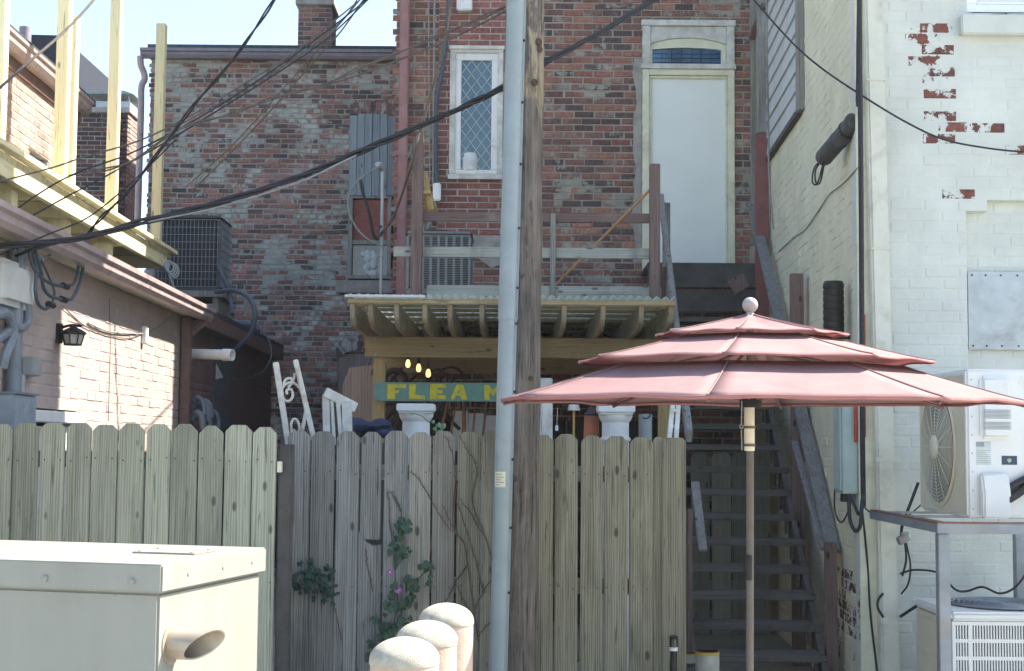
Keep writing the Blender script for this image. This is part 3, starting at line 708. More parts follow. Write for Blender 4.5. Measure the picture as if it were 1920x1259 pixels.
def gut(ya, yb, mat):
    b = MB(); pf = [(0, 0), (.07, 0), (.095, .03), (.095, .07), (.12, .085), (.12, .12), (.105, .12), (.1, .095), (0, .095)]
    pts = [lp(ya, .152 + x, zg - .12 + z) for x, z in pf]
    b.prism(pts, lp(yb) - lp(ya)); return build('gutter', b, mat, low, smooth=False)
gut(Y0_, Y1_ + .28, M['gutter_mauve'])
b = MB(); b.obox(lp(Y1_ + .3, .0, zt - .1), LD * (Y2_ - Y1_ - .3), LN * .16, Z * .15); build('fascia', b, M['fascia'], low, bevel=.006)
b = MB(); pB = lp(Y1_ - .02, .06); b.obox(lp(Y1_ - .09, .012, .0), LD * .1, LN * .09, Z * (zg - .1)); b.bar(lp(Y1_ - .04, .07, zg - .25), lp(Y1_ + .1, .2, zg - .1), .09, .08); build('downspout', b, M['fascia'], low, bevel=.012)
# window at fence height
b = MB(); wt_ = nw0.z; ya, yb = nw0.y, nw1.y
b.obox(lp(ya, -.03, wt_ - .075), LD * (yb - ya), LN * .075, Z * .075); b.obox(lp(ya, -.03, .95), LD * .07, LN * .07, Z * (wt_ - .075 - .95)); b.obox(lp(yb - .07, -.03, .95), LD * .07, LN * .07, Z * (wt_ - .075 - .95)); b.obox(lp(ya - .03, -.03, .88), LD * (yb - ya + .06), LN * .1, Z * .07)
lw_ = build('window', b, M['white'], low, bevel=.006)
b = MB(); b.obox(lp(ya + .07, -.025, .95), LD * (yb - ya - .14), LN * .01, Z * (wt_ - .1 - .95)); build('blind', b, M['plastic_white'], lw_, smooth=False)
# openings in the annex: grey door with torn paper
da, db = LW(398, 740), LW(432, 740)
b = MB(); b.obox(lp(da.y, -.0, .02), LD * (db.y - da.y), LN * .02, Z * (LW(410, 612).z)); build('annex_door', b, m_plain('dark_green_grey_door', (.10, .11, .12), .7), low)
b = MB(); e0, e1, e2 = LW(405, 682, .025), LW(404, 712, .025), LW(418, 708, .025); b.prism([e0, e1, e2], LN * .004); build('paper_scrap', b, M['white'], low, smooth=False)
# white PVC vent
b = MB(); s0 = LW(352, 664, .02); e0 = s0 + LN * .02
tip = P(436, 666, s0.y - .15); d_ = (tip - s0); b.lathe([(.05, 0), (.05, d_.length * .80), (.058, d_.length * .802), (.058, d_.length), (.046, d_.length), (.046, d_.length - .05), (0, d_.length - .05)], s0, d_, 18); build('vent_pipe', b, M['plastic_white'], low)
# wall fittings as part of the painted wall
b = MB(); c = LW(266, 629, .0); b.obox(c + Z * -.075 - LD * .03, LD * .075, LN * .045, Z * .15); build('junction_box', b, M['plastic_white'], low, bevel=.008)
b = MB(); b.tube(smooth_path([LW(325, 590, .03), LW(305, 608, .02), LW(285, 620, .015), LW(262, 626, .015), LW(205, 622, .015), LW(165, 606, .015)]), .006, 6); build('wall_wire', b, M['cable_grey'], low)
b = MB(); b.tube(smooth_path([LW(118, 575, .012), LW(160, 612, .012), LW(200, 628, .012), LW(240, 635, .012), LW(262, 628, .012)]), .004, 6); b.tube([LW(205, 560, .012), LW(207, 640, .012), LW(203, 790, .012)], .003, 5); build('wall_wire', b, M['cable_old'], low)

# ================================================================== TAN HOUSE, NAVY ROOF, FAR CHIMNEY
T0 = P(97, 150, 13.2)
def tw(px, py, off=0.0): return on_plane(px, py, T0, LN, off)
ev0, ev1 = tw(4, 66), tw(97, 150)
tan_ = thing('tan_house', (T0.x - 2, 14, 0), 'sunlit tan brick house upper left, its sloping mauve eave against the sky', 'house')
zt2 = T0.z - .12; ya_, yb_ = 9.0, T0.y + .9
q = tw(52, 282); q2 = tw(90, 318)
op = (tw(52, 300).y - ya_, tw(91, 300).y - ya_, tw(52, 281).z - .32, tw(52, 281).z)
bk, mt = brick_wall(Vector((T0.x, T0.y, 0)) + LD * (ya_ - T0.y), LD, LN, yb_ - ya_, 3.0, zt2, [op], relief=.005, jit=.002)
build('wall', bk, M['brick_tan'], tan_, smooth=False); build('mortar_backing', mt, M['mortar_tan'], tan_, smooth=False)
def tp(Y, off, z): v = Vector((T0.x, T0.y, 0)) + LD * (Y - T0.y) + LN * off; return Vector((v.x, v.y, z))
b = MB(); b.obox(tp(ya_, -4, 0), LD * (yb_ - ya_), LN * 3.8, Z * zt2); build('house_body', b, M['brick_dark'], tan_, smooth=False)
b = MB(); b.obox(tp(ya_, -4, zt2 + .1), LD * (yb_ - ya_ + .1), LN * 4.15, Z * .06); build('roof', b, M['roofing'], tan_)
b = MB(); b.obox(tp(ya_, -.01, zt2 - .1), LD * (yb_ - ya_), LN * .04, Z * .18); build('fascia', b, M['fascia'], tan_)
b = MB(); pf = [(0, 0), (.07, 0), (.1, .04), (.1, .09), (.12, .1), (.12, .13), (0, .13)]; b.prism([tp(ya_, .04 + x, zt2 - .0 + z) for x, z in pf], LD * (yb_ - ya_)); build('gutter', b, M['gutter_mauve'], tan_, smooth=False)
b = MB(); oy0, oy1 = op[0] + ya_, op[1] + ya_; oz0, oz1 = op[2], op[3]
b.obox(tp(oy0, -.08, oz0), LD * (oy1 - oy0), LN * .02, Z * (oz1 - oz0)); tw_ = build('window', b, M['glass_dark'], tan_, smooth=False)
b = MB()
for i in range(4): b.obox(tp(oy0, -.06, oz0 + (oz1 - oz0) * (i + .3) / 4), LD * (oy1 - oy0), LN * .05, Z * .03)
b.obox(tp(oy0, -.06, oz0), LD * .05, LN * .06, Z * (oz1 - oz0)); b.obox(tp(oy1 - .05, -.06, oz0), LD * .05, LN * .06, Z * (oz1 - oz0)); build('louvre', b, M['sheet'], tw_)
# navy gabled house further back
nh = thing('dark_roofed_house', P(40, 760, 26), 'distant house with a dark navy roof and a stovepipe, behind the tan house', 'house')
nx0, nx1, nz0, nz1 = R4(-60, 66, 112, 230, 26)
b = MB(); b.prism([(nx0, 26, nz0 - .5), (nx1, 26, nz0 - .5), (nx1, 26, nz1 - .0), (nx0 + .6, 26, nz1 + .02), (nx0, 26, nz1 - .6)], (0, 6, 0)); build('roof', b, M['roof_blue'], nh, smooth=False)
b = MB(); b.box(nx0, nx1, 26.3, 31.5, 0, nz0 - .5); build('wall', b, M['brick_dark'], nh, smooth=False)
b = MB(); sp = P(39, 100, 25.6); st = P(39, 46, 25.6); b.tube([(sp.x, 25.8, sp.z - 1.5), (sp.x, 25.8, st.z)], .11, 14); build('stovepipe', b, M['gutter_grey'], nh)
# far chimney stack
cs = thing('brick_chimney', P(190, 800, 22), 'broad far chimney stack with a pale metal hood on top', 'chimney')
hx0, hx1, hz0, hz1 = R4(139, 212, 236, 460, 22)
bk, mt = brick_wall((hx0, 22, 0), X, -YV, hx1 - hx0, 2, hz1, ch=.072, jit=.003)
build('shaft', bk, M['brick_dark'], cs, smooth=False); build('mortar_backing', mt, M['mortar_main'], cs, smooth=False)
bk, mt = brick_wall((hx1, 22, 0), YV, X, .7, 2, hz1, ch=.072, jit=.003)
build('shaft', bk, M['brick_tan'], cs, smooth=False); build('mortar_backing', mt, M['mortar_tan'], cs, smooth=False)  # tan brick paints sunlight on the stack's side; dark brick paints its shaded front
b = MB(); b.box(hx0 - .04, hx1 + .04, 21.96, 22.74, hz1, hz1 + .09); build('crown', b, M['concrete'], cs, bevel=.01)
ux0, ux1, uz0, uz1 = R4(151, 176, 242, 208, 22)
b = MB(); b.box(ux0, ux1, 22.05, 22.65, hz1 + .09, hz1 + .2); build('flue_box', b, M['sheet'], cs, bevel=.01)
b = MB()
for x in (ux0 + .02, ux1 - .02):
    for y in (22.07, 22.63): b.bar((x, y, hz1 + .2), (x, y, uz1), .025, .025)
build('hood_leg', b, M['galv'], cs)
b = MB(); b.prism([(ux0 - .03, 22.0, uz1), (ux1 + .06, 22.0, uz1), ((ux0 + ux1) / 2 + .3, 22.0, uz1 + .05), ((ux0 + ux1) / 2 - .3, 22.0, uz1 + .05)], (0, .7, 0)); build('hood', b, M['galv'], cs, smooth=False)

# ================================================================== WHITE PAINTED BUILDING (right)
wb_ = thing('white_brick_building', (5, 12, 0), 'tall white painted brick building with peeling patches and cream alley wall', 'building')
YW = 9.3; xc = C0.x
PE = [(1706, 48, 1768, 118, 1), (1700, 113, 1762, 156, 1), (1735, 155, 1785, 177, 1), (1738, 200, 1782, 214, .5), (1735, 218, 1790, 240, 1), (1838, 222, 1885, 240, .8), (1905, 262, 1960, 292, 1), (1770, 350, 1800, 372, 1), (1775, 262, 1785, 280, .7), (1840, 262, 1890, 276, .4), (1712, 250, 1790, 262, .3)]
PE = [(*R4(a, b_, c, d, YW), p) for a, b_, c, d, p in PE]
random.seed(17)
def pickw(u, z):
    x = xc + u
    return 1 if any(a - .012 < x < b_ + .012 and c < z < d and random.random() < p for a, b_, c, d, p in PE) else 0
CPE = [(1566, 1065, 1600, 1130), (1580, 1090, 1618, 1180), (1575, 1130, 1600, 1180), (1588, 1200, 1606, 1240), (1562, 1150, 1580, 1235)]
CPE = [(CW(c, 1150).y, CW(a, 1150).y, CW(a, d).z, CW(a, b_).z) for a, b_, c, d in CPE]
def pickc(u, z):
    y = 15.2 - u * CD.y
    return 1 if any(a - .03 < y < b_ + .03 and c < z < d and random.random() < .9 for a, b_, c, d in CPE) else 0
kx0, kx1, kz0, kz1 = R4(1812, -60, 2050, 30, YW)       # window
ax0_, ax1_, az0_, az1_ = R4(1818, 398, 2050, 1300, YW) # bricked-up arch
opn = [(kx0 - xc, 4.0, kz0, kz1)]
na = 8
for i in range(na):   # arched head in course steps
    z_ = az1_ - .0 + .03 * i
opn.append((ax0_ - xc, 4.0, 0, az1_))
for i in range(4): opn.append((ax0_ - xc + .09 * i + (.05 if i else 0), 4.0, az1_, az1_ + .02 + .03 * i))
bk, mt = brick_wall((xc, YW, 0), X, -YV, 4.2, .0, 6.0, opn, ch=.0745, bl=.225, relief=.0020, jit=.0020, wob=.003, mo=.009, pick=pickw)
build('front_wall', bk, [M['brick_white'], M['brick_bare']], wb_, smooth=False); build('front_backing', mt, M['brick_white'], wb_, smooth=False)
bk, mt = brick_wall((ax0_ + .0, YW + .07, 0), X, -YV, 4.2 - (ax0_ - xc), .0, az1_ + .3, [], ch=.0745, relief=.0025, jit=.002, mo=.008, thick=.06)
build('blocked_opening', bk, M['brick_white'], wb_, smooth=False); build('blocked_backing', mt, M['brick_white'], wb_, smooth=False)
bk, mt = brick_wall(cp(15.2, 0), -CD, CN, 5.9, .0, 6.2, [], ch=.0745, bl=.22, relief=.0022, jit=.003, wob=.003, mo=.009, pick=pickc)
build('alley_wall', bk, [M['brick_cream'], M['brick_cbare']], wb_, smooth=False); build('alley_backing', mt, M['brick_cream'], wb_, smooth=False)
b = MB(); b.box(xc + .16, 9, YW + .16, 11.3, 0, 10.4); b.box(xc + .30, 9, 11.3, 16, 0, 8.2); b.box(xc + 4.2, 9, YW, YW + .16, 0, 10.4); b.box(xc + .0, 9, YW, YW + .16, 6.2, 10.4)  # building body; unseen taller front added to cast the left wall's shadow edge
build('raised_shade_wall', b, M['brick_white'], wb_, smooth=False)
# window
b = MB(); framed(b, kx0 - .005, kx0 + .9, kz0, kz0 + .6, YW - .0, YW + .09, .075); b.box(kx0 + .07, kx0 + .825, YW + .01, YW + .05, kz0 + .075, kz0 + .1)
ww = build('window', b, M['white_clean'], wb_, bevel=.006)
b = MB()
for i in range(9): b.box(kx0 + .072, kx0 + .823, YW + .045, YW + .06, kz0 + .11 + i * .05, kz0 + .155 + i * .05)
build('blind', b, M['plastic_white'], ww, smooth=False)
sx0, sx1, sz0, sz1 = R4(1797, 33, 2050, 70, YW)
b = MB(); b.box(sx0, sx0 + 1.3, YW - .07, YW + .05, sz0, sz1); build('window_sill', b, M['brick_white'], wb_, bevel=.008)
# metal sheet over the blocked opening
ms = R4(1818, 509, 2050, 656, YW)
b = MB(); b.box(ms[0] + .002, ms[0] + 1.0, YW + .035, YW + .045, ms[2], ms[3]); sh = build('metal_sheet', b, M['sheet'], wb_, bevel=.002)
b = MB()
for x in (.03, .12, .22, .33):
    for z in (ms[2] + .025, ms[3] - .025): b.lathe([(.006, 0), (.006, .006), (0, .007)], (ms[0] + x, YW + .035, z), -YV, 8)
build('screw', b, M['iron'], sh)
# corner trim and downspout
b = MB(); b.obox(cp(9.3 - .02, .0, 0), X * .07, YV * -.0 + CN * .02, Z * 6.2)
tx0 = xc - .012
b = MB(); b.box(tx0, tx0 + .105, YW - .035, YW - .009, 0, 6.1); build('corner_trim', b, M['cream_trim'], wb_, bevel=.004)
b = MB(); ptA, ptB = P(1634, -80, YW - .08), P(1668, 1259, YW - .13)
da_ = (ptB - ptA); s_ = X
b.bar(ptA, ptB + da_ * .06, .118, .085, side=X); M['cream_white'] = m_plain('cream_white_paint', (.64, .64, .53), .55, var=.06, dirt=(.42, .4, .32), dirt_amt=.4)
ds = build('downspout', b, M['cream_white'], wb_, bevel=.014)
b = MB(); k_ = (874 + 80) / 1339; c = ptA + da_ * k_; b.box(c.x - .066, c.x + .095, c.y - .048, c.y + .048, c.z - .017, c.z + .017); build('pipe_strap', b, M['cream_white'], ds, bevel=.004)
b = MB()
for t in (.18, .42): c = ptA + da_ * t; b.box(c.x - .063, c.x + .063, c.y - .048, c.y + .048, c.z - .008, c.z + .008)
build('pipe_joint', b, M['cream_white'], ds, bevel=.003)
# clapboard panel on the alley wall
ca, cb = CW(1500, 130, .04), CW(1434, 130, .04)
zc0 = CW(1500, 206, .04).z
cl = MB(); nb = 12; hh = .165
for i in range(nb):
    z = zc0 + .05 + i * hh
    a = [cp(ca.y, .003, z), cp(ca.y, .042, z), cp(ca.y, .022, z + hh + .012), cp(ca.y, .003, z + hh + .012)]
    cl.prism(a, cp(cb.y) - cp(ca.y))
clap = build('clapboard_panel', cl, M['clap'], wb_, smooth=False)
b = MB(); b.obox(cp(ca.y - .002, .0, zc0), CD * .15, CN * .055, Z * 2); build('corner_board', b, M['wood_grey'], clap, bevel=.004)
b = MB(); b.obox(cp(ca.y + .152, .0, zc0 - .01), CD * (cb.y - ca.y), CN * .05, Z * .035); build('drip_board', b, M['wood_dark'], clap, bevel=.004)
# crack-following old cable line on the cream wall
b = MB(); b.tube(smooth_path([CW(1460, 472, .012), CW(1490, 445, .012), CW(1510, 430, .012), CW(1535, 395, .012), CW(1555, 365, .012), CW(1580, 345, .012), CW(1611, 312, .012)]), .005, 6); build('wall_crack_wire', b, M['cable_grey'], wb_)

# ================================================================== YELLOW ROOF DECK
DO = -.30
def DW(px, py, off=DO): return LW(px, py, off)
e0, e1 = DW(0, 290), DW(325, 456)
zd = (e0.z + e1.z) / 2
dk = thing('wood_deck', lp(10, -1.2, 0), 'new yellow lumber deck frame on the low roof, its tall posts still bare', 'deck')
yE = e1.y
b = MB(); b.obox(lp(6.4, DO - .02, zd - .04), LD * (yE - 6.4), LN * .07, Z * .04); b.obox(lp(yE - .13, DO - .74, zd - .04), LD * .13, LN * .72, Z * .04)
build('deck_edge_board', b, M['wood_newy'], dk, bevel=.004)
b = MB(); y = 6.4
while y < yE - .06:
    b.obox(lp(y, DO - .765, zd - .085), LD * .125, LN * .75, Z * .042); y += .137
build('deck_boards', b, M['wood_new'], dk, bevel=.003)
rb = DW(305, 500, DO - .01)
b = MB(); b.obox(lp(6.4, DO - .055, rb.z), LD * (yE - .22 - 6.4), LN * .045, Z * (zd - .088 - rb.z)); b.obox(lp(yE - .22 - .045, DO - .76, rb.z), LD * .045, LN * .70, Z * (zd - .088 - rb.z))
build('rim_joist', b, M['wood_newy'], dk, bevel=.004)
for i in range(8): b = MB(); y = 6.8 + i * .8; b.obox(lp(y, DO - .76, rb.z), LD * .04, LN * .70, Z * (zd - .09 - rb.z)); build('joist', b, M['wood_new'], dk)
def dpost(px, pytop, pybot, w=.092, off=DO - .13, top=None):
    q = DW(px, pybot, off); zt_ = top if top else DW(px, pytop, off).z
    b = MB(); c = lp(q.y, off, 0); b.box(c.x - w / 2, c.x + w / 2, q.y - w / 2, q.y + w / 2, zd, zt_); return build('post', b, M['wood_new'], dk, bevel=.004)
dpost(112, 0, 345, top=7.2); dpost(208, 0, 396, top=7.2); dpost(293, 32, 436)
q = DW(133, 352, DO - .14); zt_ = P(138, 33, q.y).z
b = MB(); c = lp(q.y, DO - .14, 0); b.box(c.x - .02, c.x + .02, q.y - .045, q.y + .045, zd, zt_); build('post', b, M['wood_new'], dk, bevel=.003)
q = LW(-6, 285, DO - .1); c = lp(q.y, DO - .1, 0); b = MB(); b.box(c.x - .05, c.x + .04, q.y - .045, q.y + .045, zd, 7.2); build('post', b, M['wood_new'], dk, bevel=.004)
for yy in (8.4, 9.6, 10.9, 12.2):
    zr = zt + .02
    b = MB(); b.obox(lp(yy, DO - .25, zr), LD * .14, LN * .14, Z * (rb.z - zr)); build('support_block', b, M['wood_new'], dk, bevel=.004)
# rope-like coiled white hose at the deck end
b = MB(); c = DW(317, 500, DO + .1)
for i in range(4): b.torus(c + Vector((.01 * i, .02 * i, -.01 * i)), (.9, -.6, .1), .055 + .005 * i, .008, 24, 6)
b.tube(smooth_path([c + Z * -.08, lp(c.y + .15, DO + .2, zg + .06), lp(c.y + .5, DO + .22, zg + .04)]), .011, 6)
solo('coiled_hose', b, M['galv'], 'coil of pale hose hanging at the end of the yellow deck', 'hose')

# ================================================================== CONDENSERS
def condenser(name, label, x0, x1, y0, y1, z0, z1, paint, ncol, nslat, top_h=.05, style='louver', base_h=.05):
    t = thing(name, ((x0 + x1) / 2, (y0 + y1) / 2, z0), label, 'air conditioner')
    b = MB(); b.box(x0 + .025, x1 - .025, y0 + .025, y1 - .025, z0 + base_h, z1 - top_h); build('coil_core', b, M['ac_dark'], t, bevel=.03)
    b = MB(); b.box(x0 - .006, x1 + .006, y0 - .006, y1 + .006, z1 - top_h, z1); build('top_cover', b, paint, t, bevel=.028, seg=3)
    b = MB(); b.torus(((x0 + x1) / 2, (y0 + y1) / 2, z1 + .012), Z, min(x1 - x0, y1 - y0) * .36, .008)
    for i in range(10): a = i * math.pi / 10; r = min(x1 - x0, y1 - y0) * .36; b.tube([((x0 + x1) / 2 + r * math.cos(a), (y0 + y1) / 2 + r * math.sin(a), z1 + .012), ((x0 + x1) / 2 - r * math.cos(a), (y0 + y1) / 2 - r * math.sin(a), z1 + .012)], .004, 5)
    build('fan_guard', b, M['iron'], t)
    b = MB(); b.box(x0, x1, y0, y1, z0, z0 + base_h); build('base_pan', b, paint, t, bevel=.012)
    b = MB(); zA, zB = z0 + base_h, z1 - top_h
    if style == 'louver':
        for i in range(ncol + 1):
            x = x0 + .02 + (x1 - x0 - .04) * i / ncol; b.box(x - .012, x + .012, y0 - .002, y0 + .02, zA, zB)
        for y in (y0 + .15, y0 + .3, y0 + .45):
            if y < y1: b.box(x0 - .002, x0 + .02, y - .01, y + .01, zA, zB); b.box(x1 - .02, x1 + .002, y - .01, y + .01, zA, zB)
        for i in range(nslat):
            z = zA + (zB - zA) * (i + .5) / nslat
            b.box(x0 + .03, x1 - .03, y0 + .004, y0 + .016, z - .0035, z + .0035)
            b.box(x0 + .004, x0 + .016, y0 + .03, y1 - .03, z - .0045, z + .0045); b.box(x1 - .016, x1 - .004, y0 + .03, y1 - .03, z - .0045, z + .0045)
        build('louvre_panel', b, paint, t, smooth=False)
    else:
        for i in range(ncol + 1):
            x = x0 + .03 + (x1 - x0 - .06) * i / ncol; b.tube([(x, y0, zA), (x, y0, zB)], .0035, 5)
        for i in range(ncol + 1):
            y = y0 + .03 + (y1 - y0 - .06) * i / ncol; b.tube([(x1, y, zA), (x1, y, zB)], .0035, 5)
        for i in range(nslat + 1):
            z = zA + (zB - zA) * i / nslat; b.tube([(x0 + .01, y0 - .003, z), (x1 - .015, y0 - .003, z), (x1 + .003, y0 + .015, z), (x1 + .003, y1, z)], .0035, 5)
        build('wire_guard', b, M['mesh_wire'], t)
        b = MB()
        for x in (x0 + .012, x1 - .012): b.box(x - .012, x + .012, y0 + .003, y0 + .025, zA, zB)
        build('corner_post', b, paint, t, bevel=.004)
    return t
x0, x1, z0, z1 = R4(760, 433, 884, 553, 13.0)
condenser('deck_condenser', 'grey louvred air conditioner standing behind the deck rails under the leaded window', x0, x1, 13.0, 13.62, z0, z1, M['ac_grey'], 8, 30)
x0, x1, z0, z1 = R4(292, 404, 413, 546, 15.2)
condenser('roof_condenser', 'dark air conditioner in a wire grid guard on the low roof', x0, x1, 15.2, 15.85, z0, z1, m_plain('charcoal_paint', (.05, .06, .07), .5), 15, 9, style='wire')
b = MB(); b.box(x0 - .05, x1 + .06, 15.12, 15.9, z0 - .07, z0 - .002); zz = z0 - .07
for x in (x0, x1 - .06): b.box(x, x + .06, 15.15, 15.85, zt - .05, zz)
solo('condenser_stand', b, M['wood_grey'], 'low pale wooden platform carrying the dark air conditioner on the roof', 'stand', bevel=.005)
b = MB(); b.tube(smooth_path([P(410, 500, 15.1), P(425, 535, 15), P(432, 560, 15), P(436, 590, 14.7)]), .022, 8)
b.tube(smooth_path([P(405, 548, 15.0), P(440, 545, 14.8), P(468, 560, 14.6), P(478, 590, 14.5), P(470, 625, 14.5), P(445, 652, 14.5), P(438, 662, 14.6)]), .026, 8)
solo('refrigerant_hose', b, M['cable_navy'], 'dark insulated hoses curving from the roof air conditioner down over the eave', 'hose')
b = MB(); b.tube(smooth_path([P(470, 600, 14.6), P(500, 630, 14.4), P(509, 665, 14.4), P(495, 695, 14.4), P(470, 709, 14.5), P(442, 714, 14.6)]), .009, 6)
solo('loose_cable', b, M['cable_navy'], 'thin dark cable hanging in an arc beside the white vent pipe', 'cable')
tp_ = thing('roof_tarp', P(480, 605, 15.5), 'crumpled dark blue tarp bundle on the low roof against the rear brick wall', 'tarp')
b = MB(); random.seed(5)
for i in range(9):
    c = lp(rnd(15.7, 18.6), rnd(-.35, .02), zt + .1 + rnd(0, .06)); b.sphere(c, rnd(.12, .2), 8, 5, sz=.4)
build('folds', b, M['tarp'], tp_)

# ================================================================== PERGOLA + ROOF TERRACE
pg0, pg1 = P(652, 562, 11.0), P(1268, 562, 11.0); zP = (pg0.z + pg1.z) / 2 + .0
perg = thing('pergola', ((pg0.x + pg1.x) / 2, 12.5, 0), 'wooden pergola with corrugated plastic roof above the market stall', 'pergola')
rx = [660, 694, 743, 796, 843, 903, 952, 1003, 1058, 1131, 1203, 1259]
rh = .185
for i, px in enumerate(rx):
    x = P(px, 590, 11.05).x; b = MB()
    zt_ = zP - .03; prof = [(11.05, zt_), (14.9, zt_), (14.9, zt_ - rh), (11.32, zt_ - rh), (11.22, zt_ - rh * .93), (11.12, zt_ - rh * .75), (11.07, zt_ - rh * .5)]
    b.prism([(x - .019, y, z) for y, z in prof], (.038, 0, 0)); build('rafter', b, M['wood_pedy'], perg, bevel=.003)
x0, x1, z0, z1 = R4(685, 629, 1272, 672, 12.1)
b = MB(); b.box(x0, x1, 12.08, 12.12, z0, zP - .03 - rh - .002)
bm_ = build('beam', b, M['wood_ped'], perg, bevel=.004)
for px, py in ((704, 636), (704, 666)): b = MB(); c = P(px, py, 12.078); b.lathe([(.014, 0), (.012, .008), (0, .01)], (c.x, 12.08, c.z), -YV, 10); build('bolt', b, M['galv'], bm_)
x0b, x1b, z0b, z1b = R4(722, 674, 1290, 698, 14.7)
b = MB(); b.box(x0b - .1, x1b, 14.68, 14.72, z0b - .02, zP - .03 - rh - .002); build('beam', b, M['wood_ped'], perg, bevel=.004)
for px, Y in ((712, 12.165), (1245, 12.165)):
    x = P(px, 700, Y).x; b = MB(); b.box(x - .052, x + .052, Y - .043, Y + .052, 0, zP - .03 - rh - .004); build('post', b, M['wood_pedz'], perg, bevel=.005)
for y in (11.10, 11.42, 11.78, 12.2, 12.7, 13.3, 14.0, 14.8):
    b = MB(); b.box(pg0.x + .02, pg1.x - .01, y - .02, y + .02, zP - .028, zP - .004); build('batten', b, M['wood_ped'], perg, bevel=.002)
b = MB(); b.box(pg0.x, pg1.x, 11.015, 11.046, zP - .036, zP + .0); build('front_trim', b, M['wood_ped'], perg, bevel=.003)
b = MB(); xa, xb = P(798, 560, 11).x, pg1.x; b2 = MB(); NX = int((xb - pg0.x) / .0085); pitch = .068
vs = []; fs = []
for i in range(NX + 1):
    x = pg0.x + .01 + (xb - pg0.x - .02) * i / NX; w = .034 * abs(math.sin(math.pi * x / pitch)) ** .8 + .004 * math.sin(x * 9)
    jy = rnd(-.003, .003)
    for y in (10.985 + jy, 14.85): vs.append((x, y, zP + .001 + w + (y - 11) * .003))
for i in range(NX): fs.append((2 * i, 2 * i + 2, 2 * i + 3, 2 * i + 1))
b.add(vs, fs); cr = build('corrugated_roof', b, M['corr'], perg, angle=80)
sm = cr.modifiers.new('thick', 'SOLIDIFY'); sm.thickness = .003
b = MB(); b.box(pg0.x - .02, xa, 10.955, 10.98, zP + .004, zP + .026); build('white_edge_strip', b, M['plaster'], perg, bevel=.004)

# roof terrace railing
ter = thing('roof_terrace', (0, 13.5, 0), 'weathered flat terrace over the pergola with rickety grey and brown wooden railing', 'terrace')
x0, x1, z0, z1 = R4(740, 536, 1246, 560, 12.0)
zT = z1
b = MB(); k = 0; y = 12.95
while y < 14.9: b.box(x0, x1, y, y + .13, zT - .045, zT - .005); y += .137
build('floor_boards', b, M['wood_greyx'], ter, bevel=.003)
a0, a1, _, _ = R4(800, 536, 1240, 560, 12.0)
b = MB(); b.box(a0, a1, 12.0, 12.04, zP + .06, zT); build('rim_board', b, M['wood_greyx'], ter, bevel=.005)
def rail(px0, px1, py0, py1, Y, mat, name='rail', th=.035):
    a, c = P(px0, py0, Y), P(px1, py0, Y); h = (py1 - py0) * Y / F
    b = MB(); zc = (a.z + c.z) / 2; b.box(a.x, c.x, Y, Y + th, zc - h, zc); return build(name, b, mat, ter, bevel=.004)
rail(792, 1222, 399, 417, 12.0, M['wood_brownx']); rail(738, 1222, 464, 484, 12.0, M['wood_greyx'])
def vpost(px0, px1, pt_, pb_, Y, mat, d=.09, name='post'):
    xa, xb, z0, z1 = R4(px0, pt_, px1, pb_, Y); b = MB(); b.box(xa, xb, Y, Y + d, z0, z1); return build(name, b, mat, ter, bevel=.004)
vpost(771, 792, 256, 560, 11.905, M['wood_brown']); vpost(1219, 1238, 307, 560, 11.905, M['wood_brown'])
vpost(1032, 1042, 400, 556, 11.955, M['wood_grey'], .035, 'baluster')
vpost(1240, 1250, 500, 560, 12.05, M['wood_brown'], .05, 'baluster')
# short diagonal brace at the left post
b = MB(); a, c = P(799, 330, 11.97), P(806, 380, 12.25); b.bar(P(796, 325, 11.98), P(808, 392, 12.12), .05, .04); b.bar(P(797, 360, 12.0), P(812, 398, 12.4), .09, .03)
build('brace', b, M['wood_pedz'], ter, bevel=.003)
b = MB(); b.tube([P(1040, 536, 12.045), P(1220, 355, 11.98)], .012, 8)
solo('wooden_stick', b, M['stick'], 'thin orange wooden stick leaning across the terrace railing', 'stick')
# service mast
b = MB(); xm2 = P(716, 430, 14.6); b.tube([(xm2.x, 14.6, zT - .3), (xm2.x, 14.6, P(714, 312, 14.6).z)], .017, 10)
mast = thing('service_mast', (xm2.x, 14.6, 0), 'grey service conduit with weatherhead and white cable loop by the house corner', 'conduit')
build('conduit', b, M['galv_pipe'], mast)
b = MB(); b.sphere(P(712, 310, 14.55), .035, 12, 8); b.tube([P(716, 318, 14.6), P(708, 308, 14.5)], .028, 10); build('weatherhead', b, M['galv_pipe'], mast)
b = MB(); b.tube(smooth_path([P(712, 312, 14.5), P(690, 325, 14.5), P(666, 345, 14.5), P(653, 370, 14.5), P(655, 400, 14.5), P(674, 435, 14.5), P(700, 455, 14.5), P(717, 462, 14.55)]), .009, 7); build('cable_loop', b, M['cable_grey'], mast)
b = MB(); b.tube(smooth_path([P(676, 338, 14.5), P(680, 360, 14.5), P(692, 400, 14.5), P(700, 440, 14.52), P(710, 450, 14.52)]), .017, 7); build('drop_cable', b, M['cable'], mast)

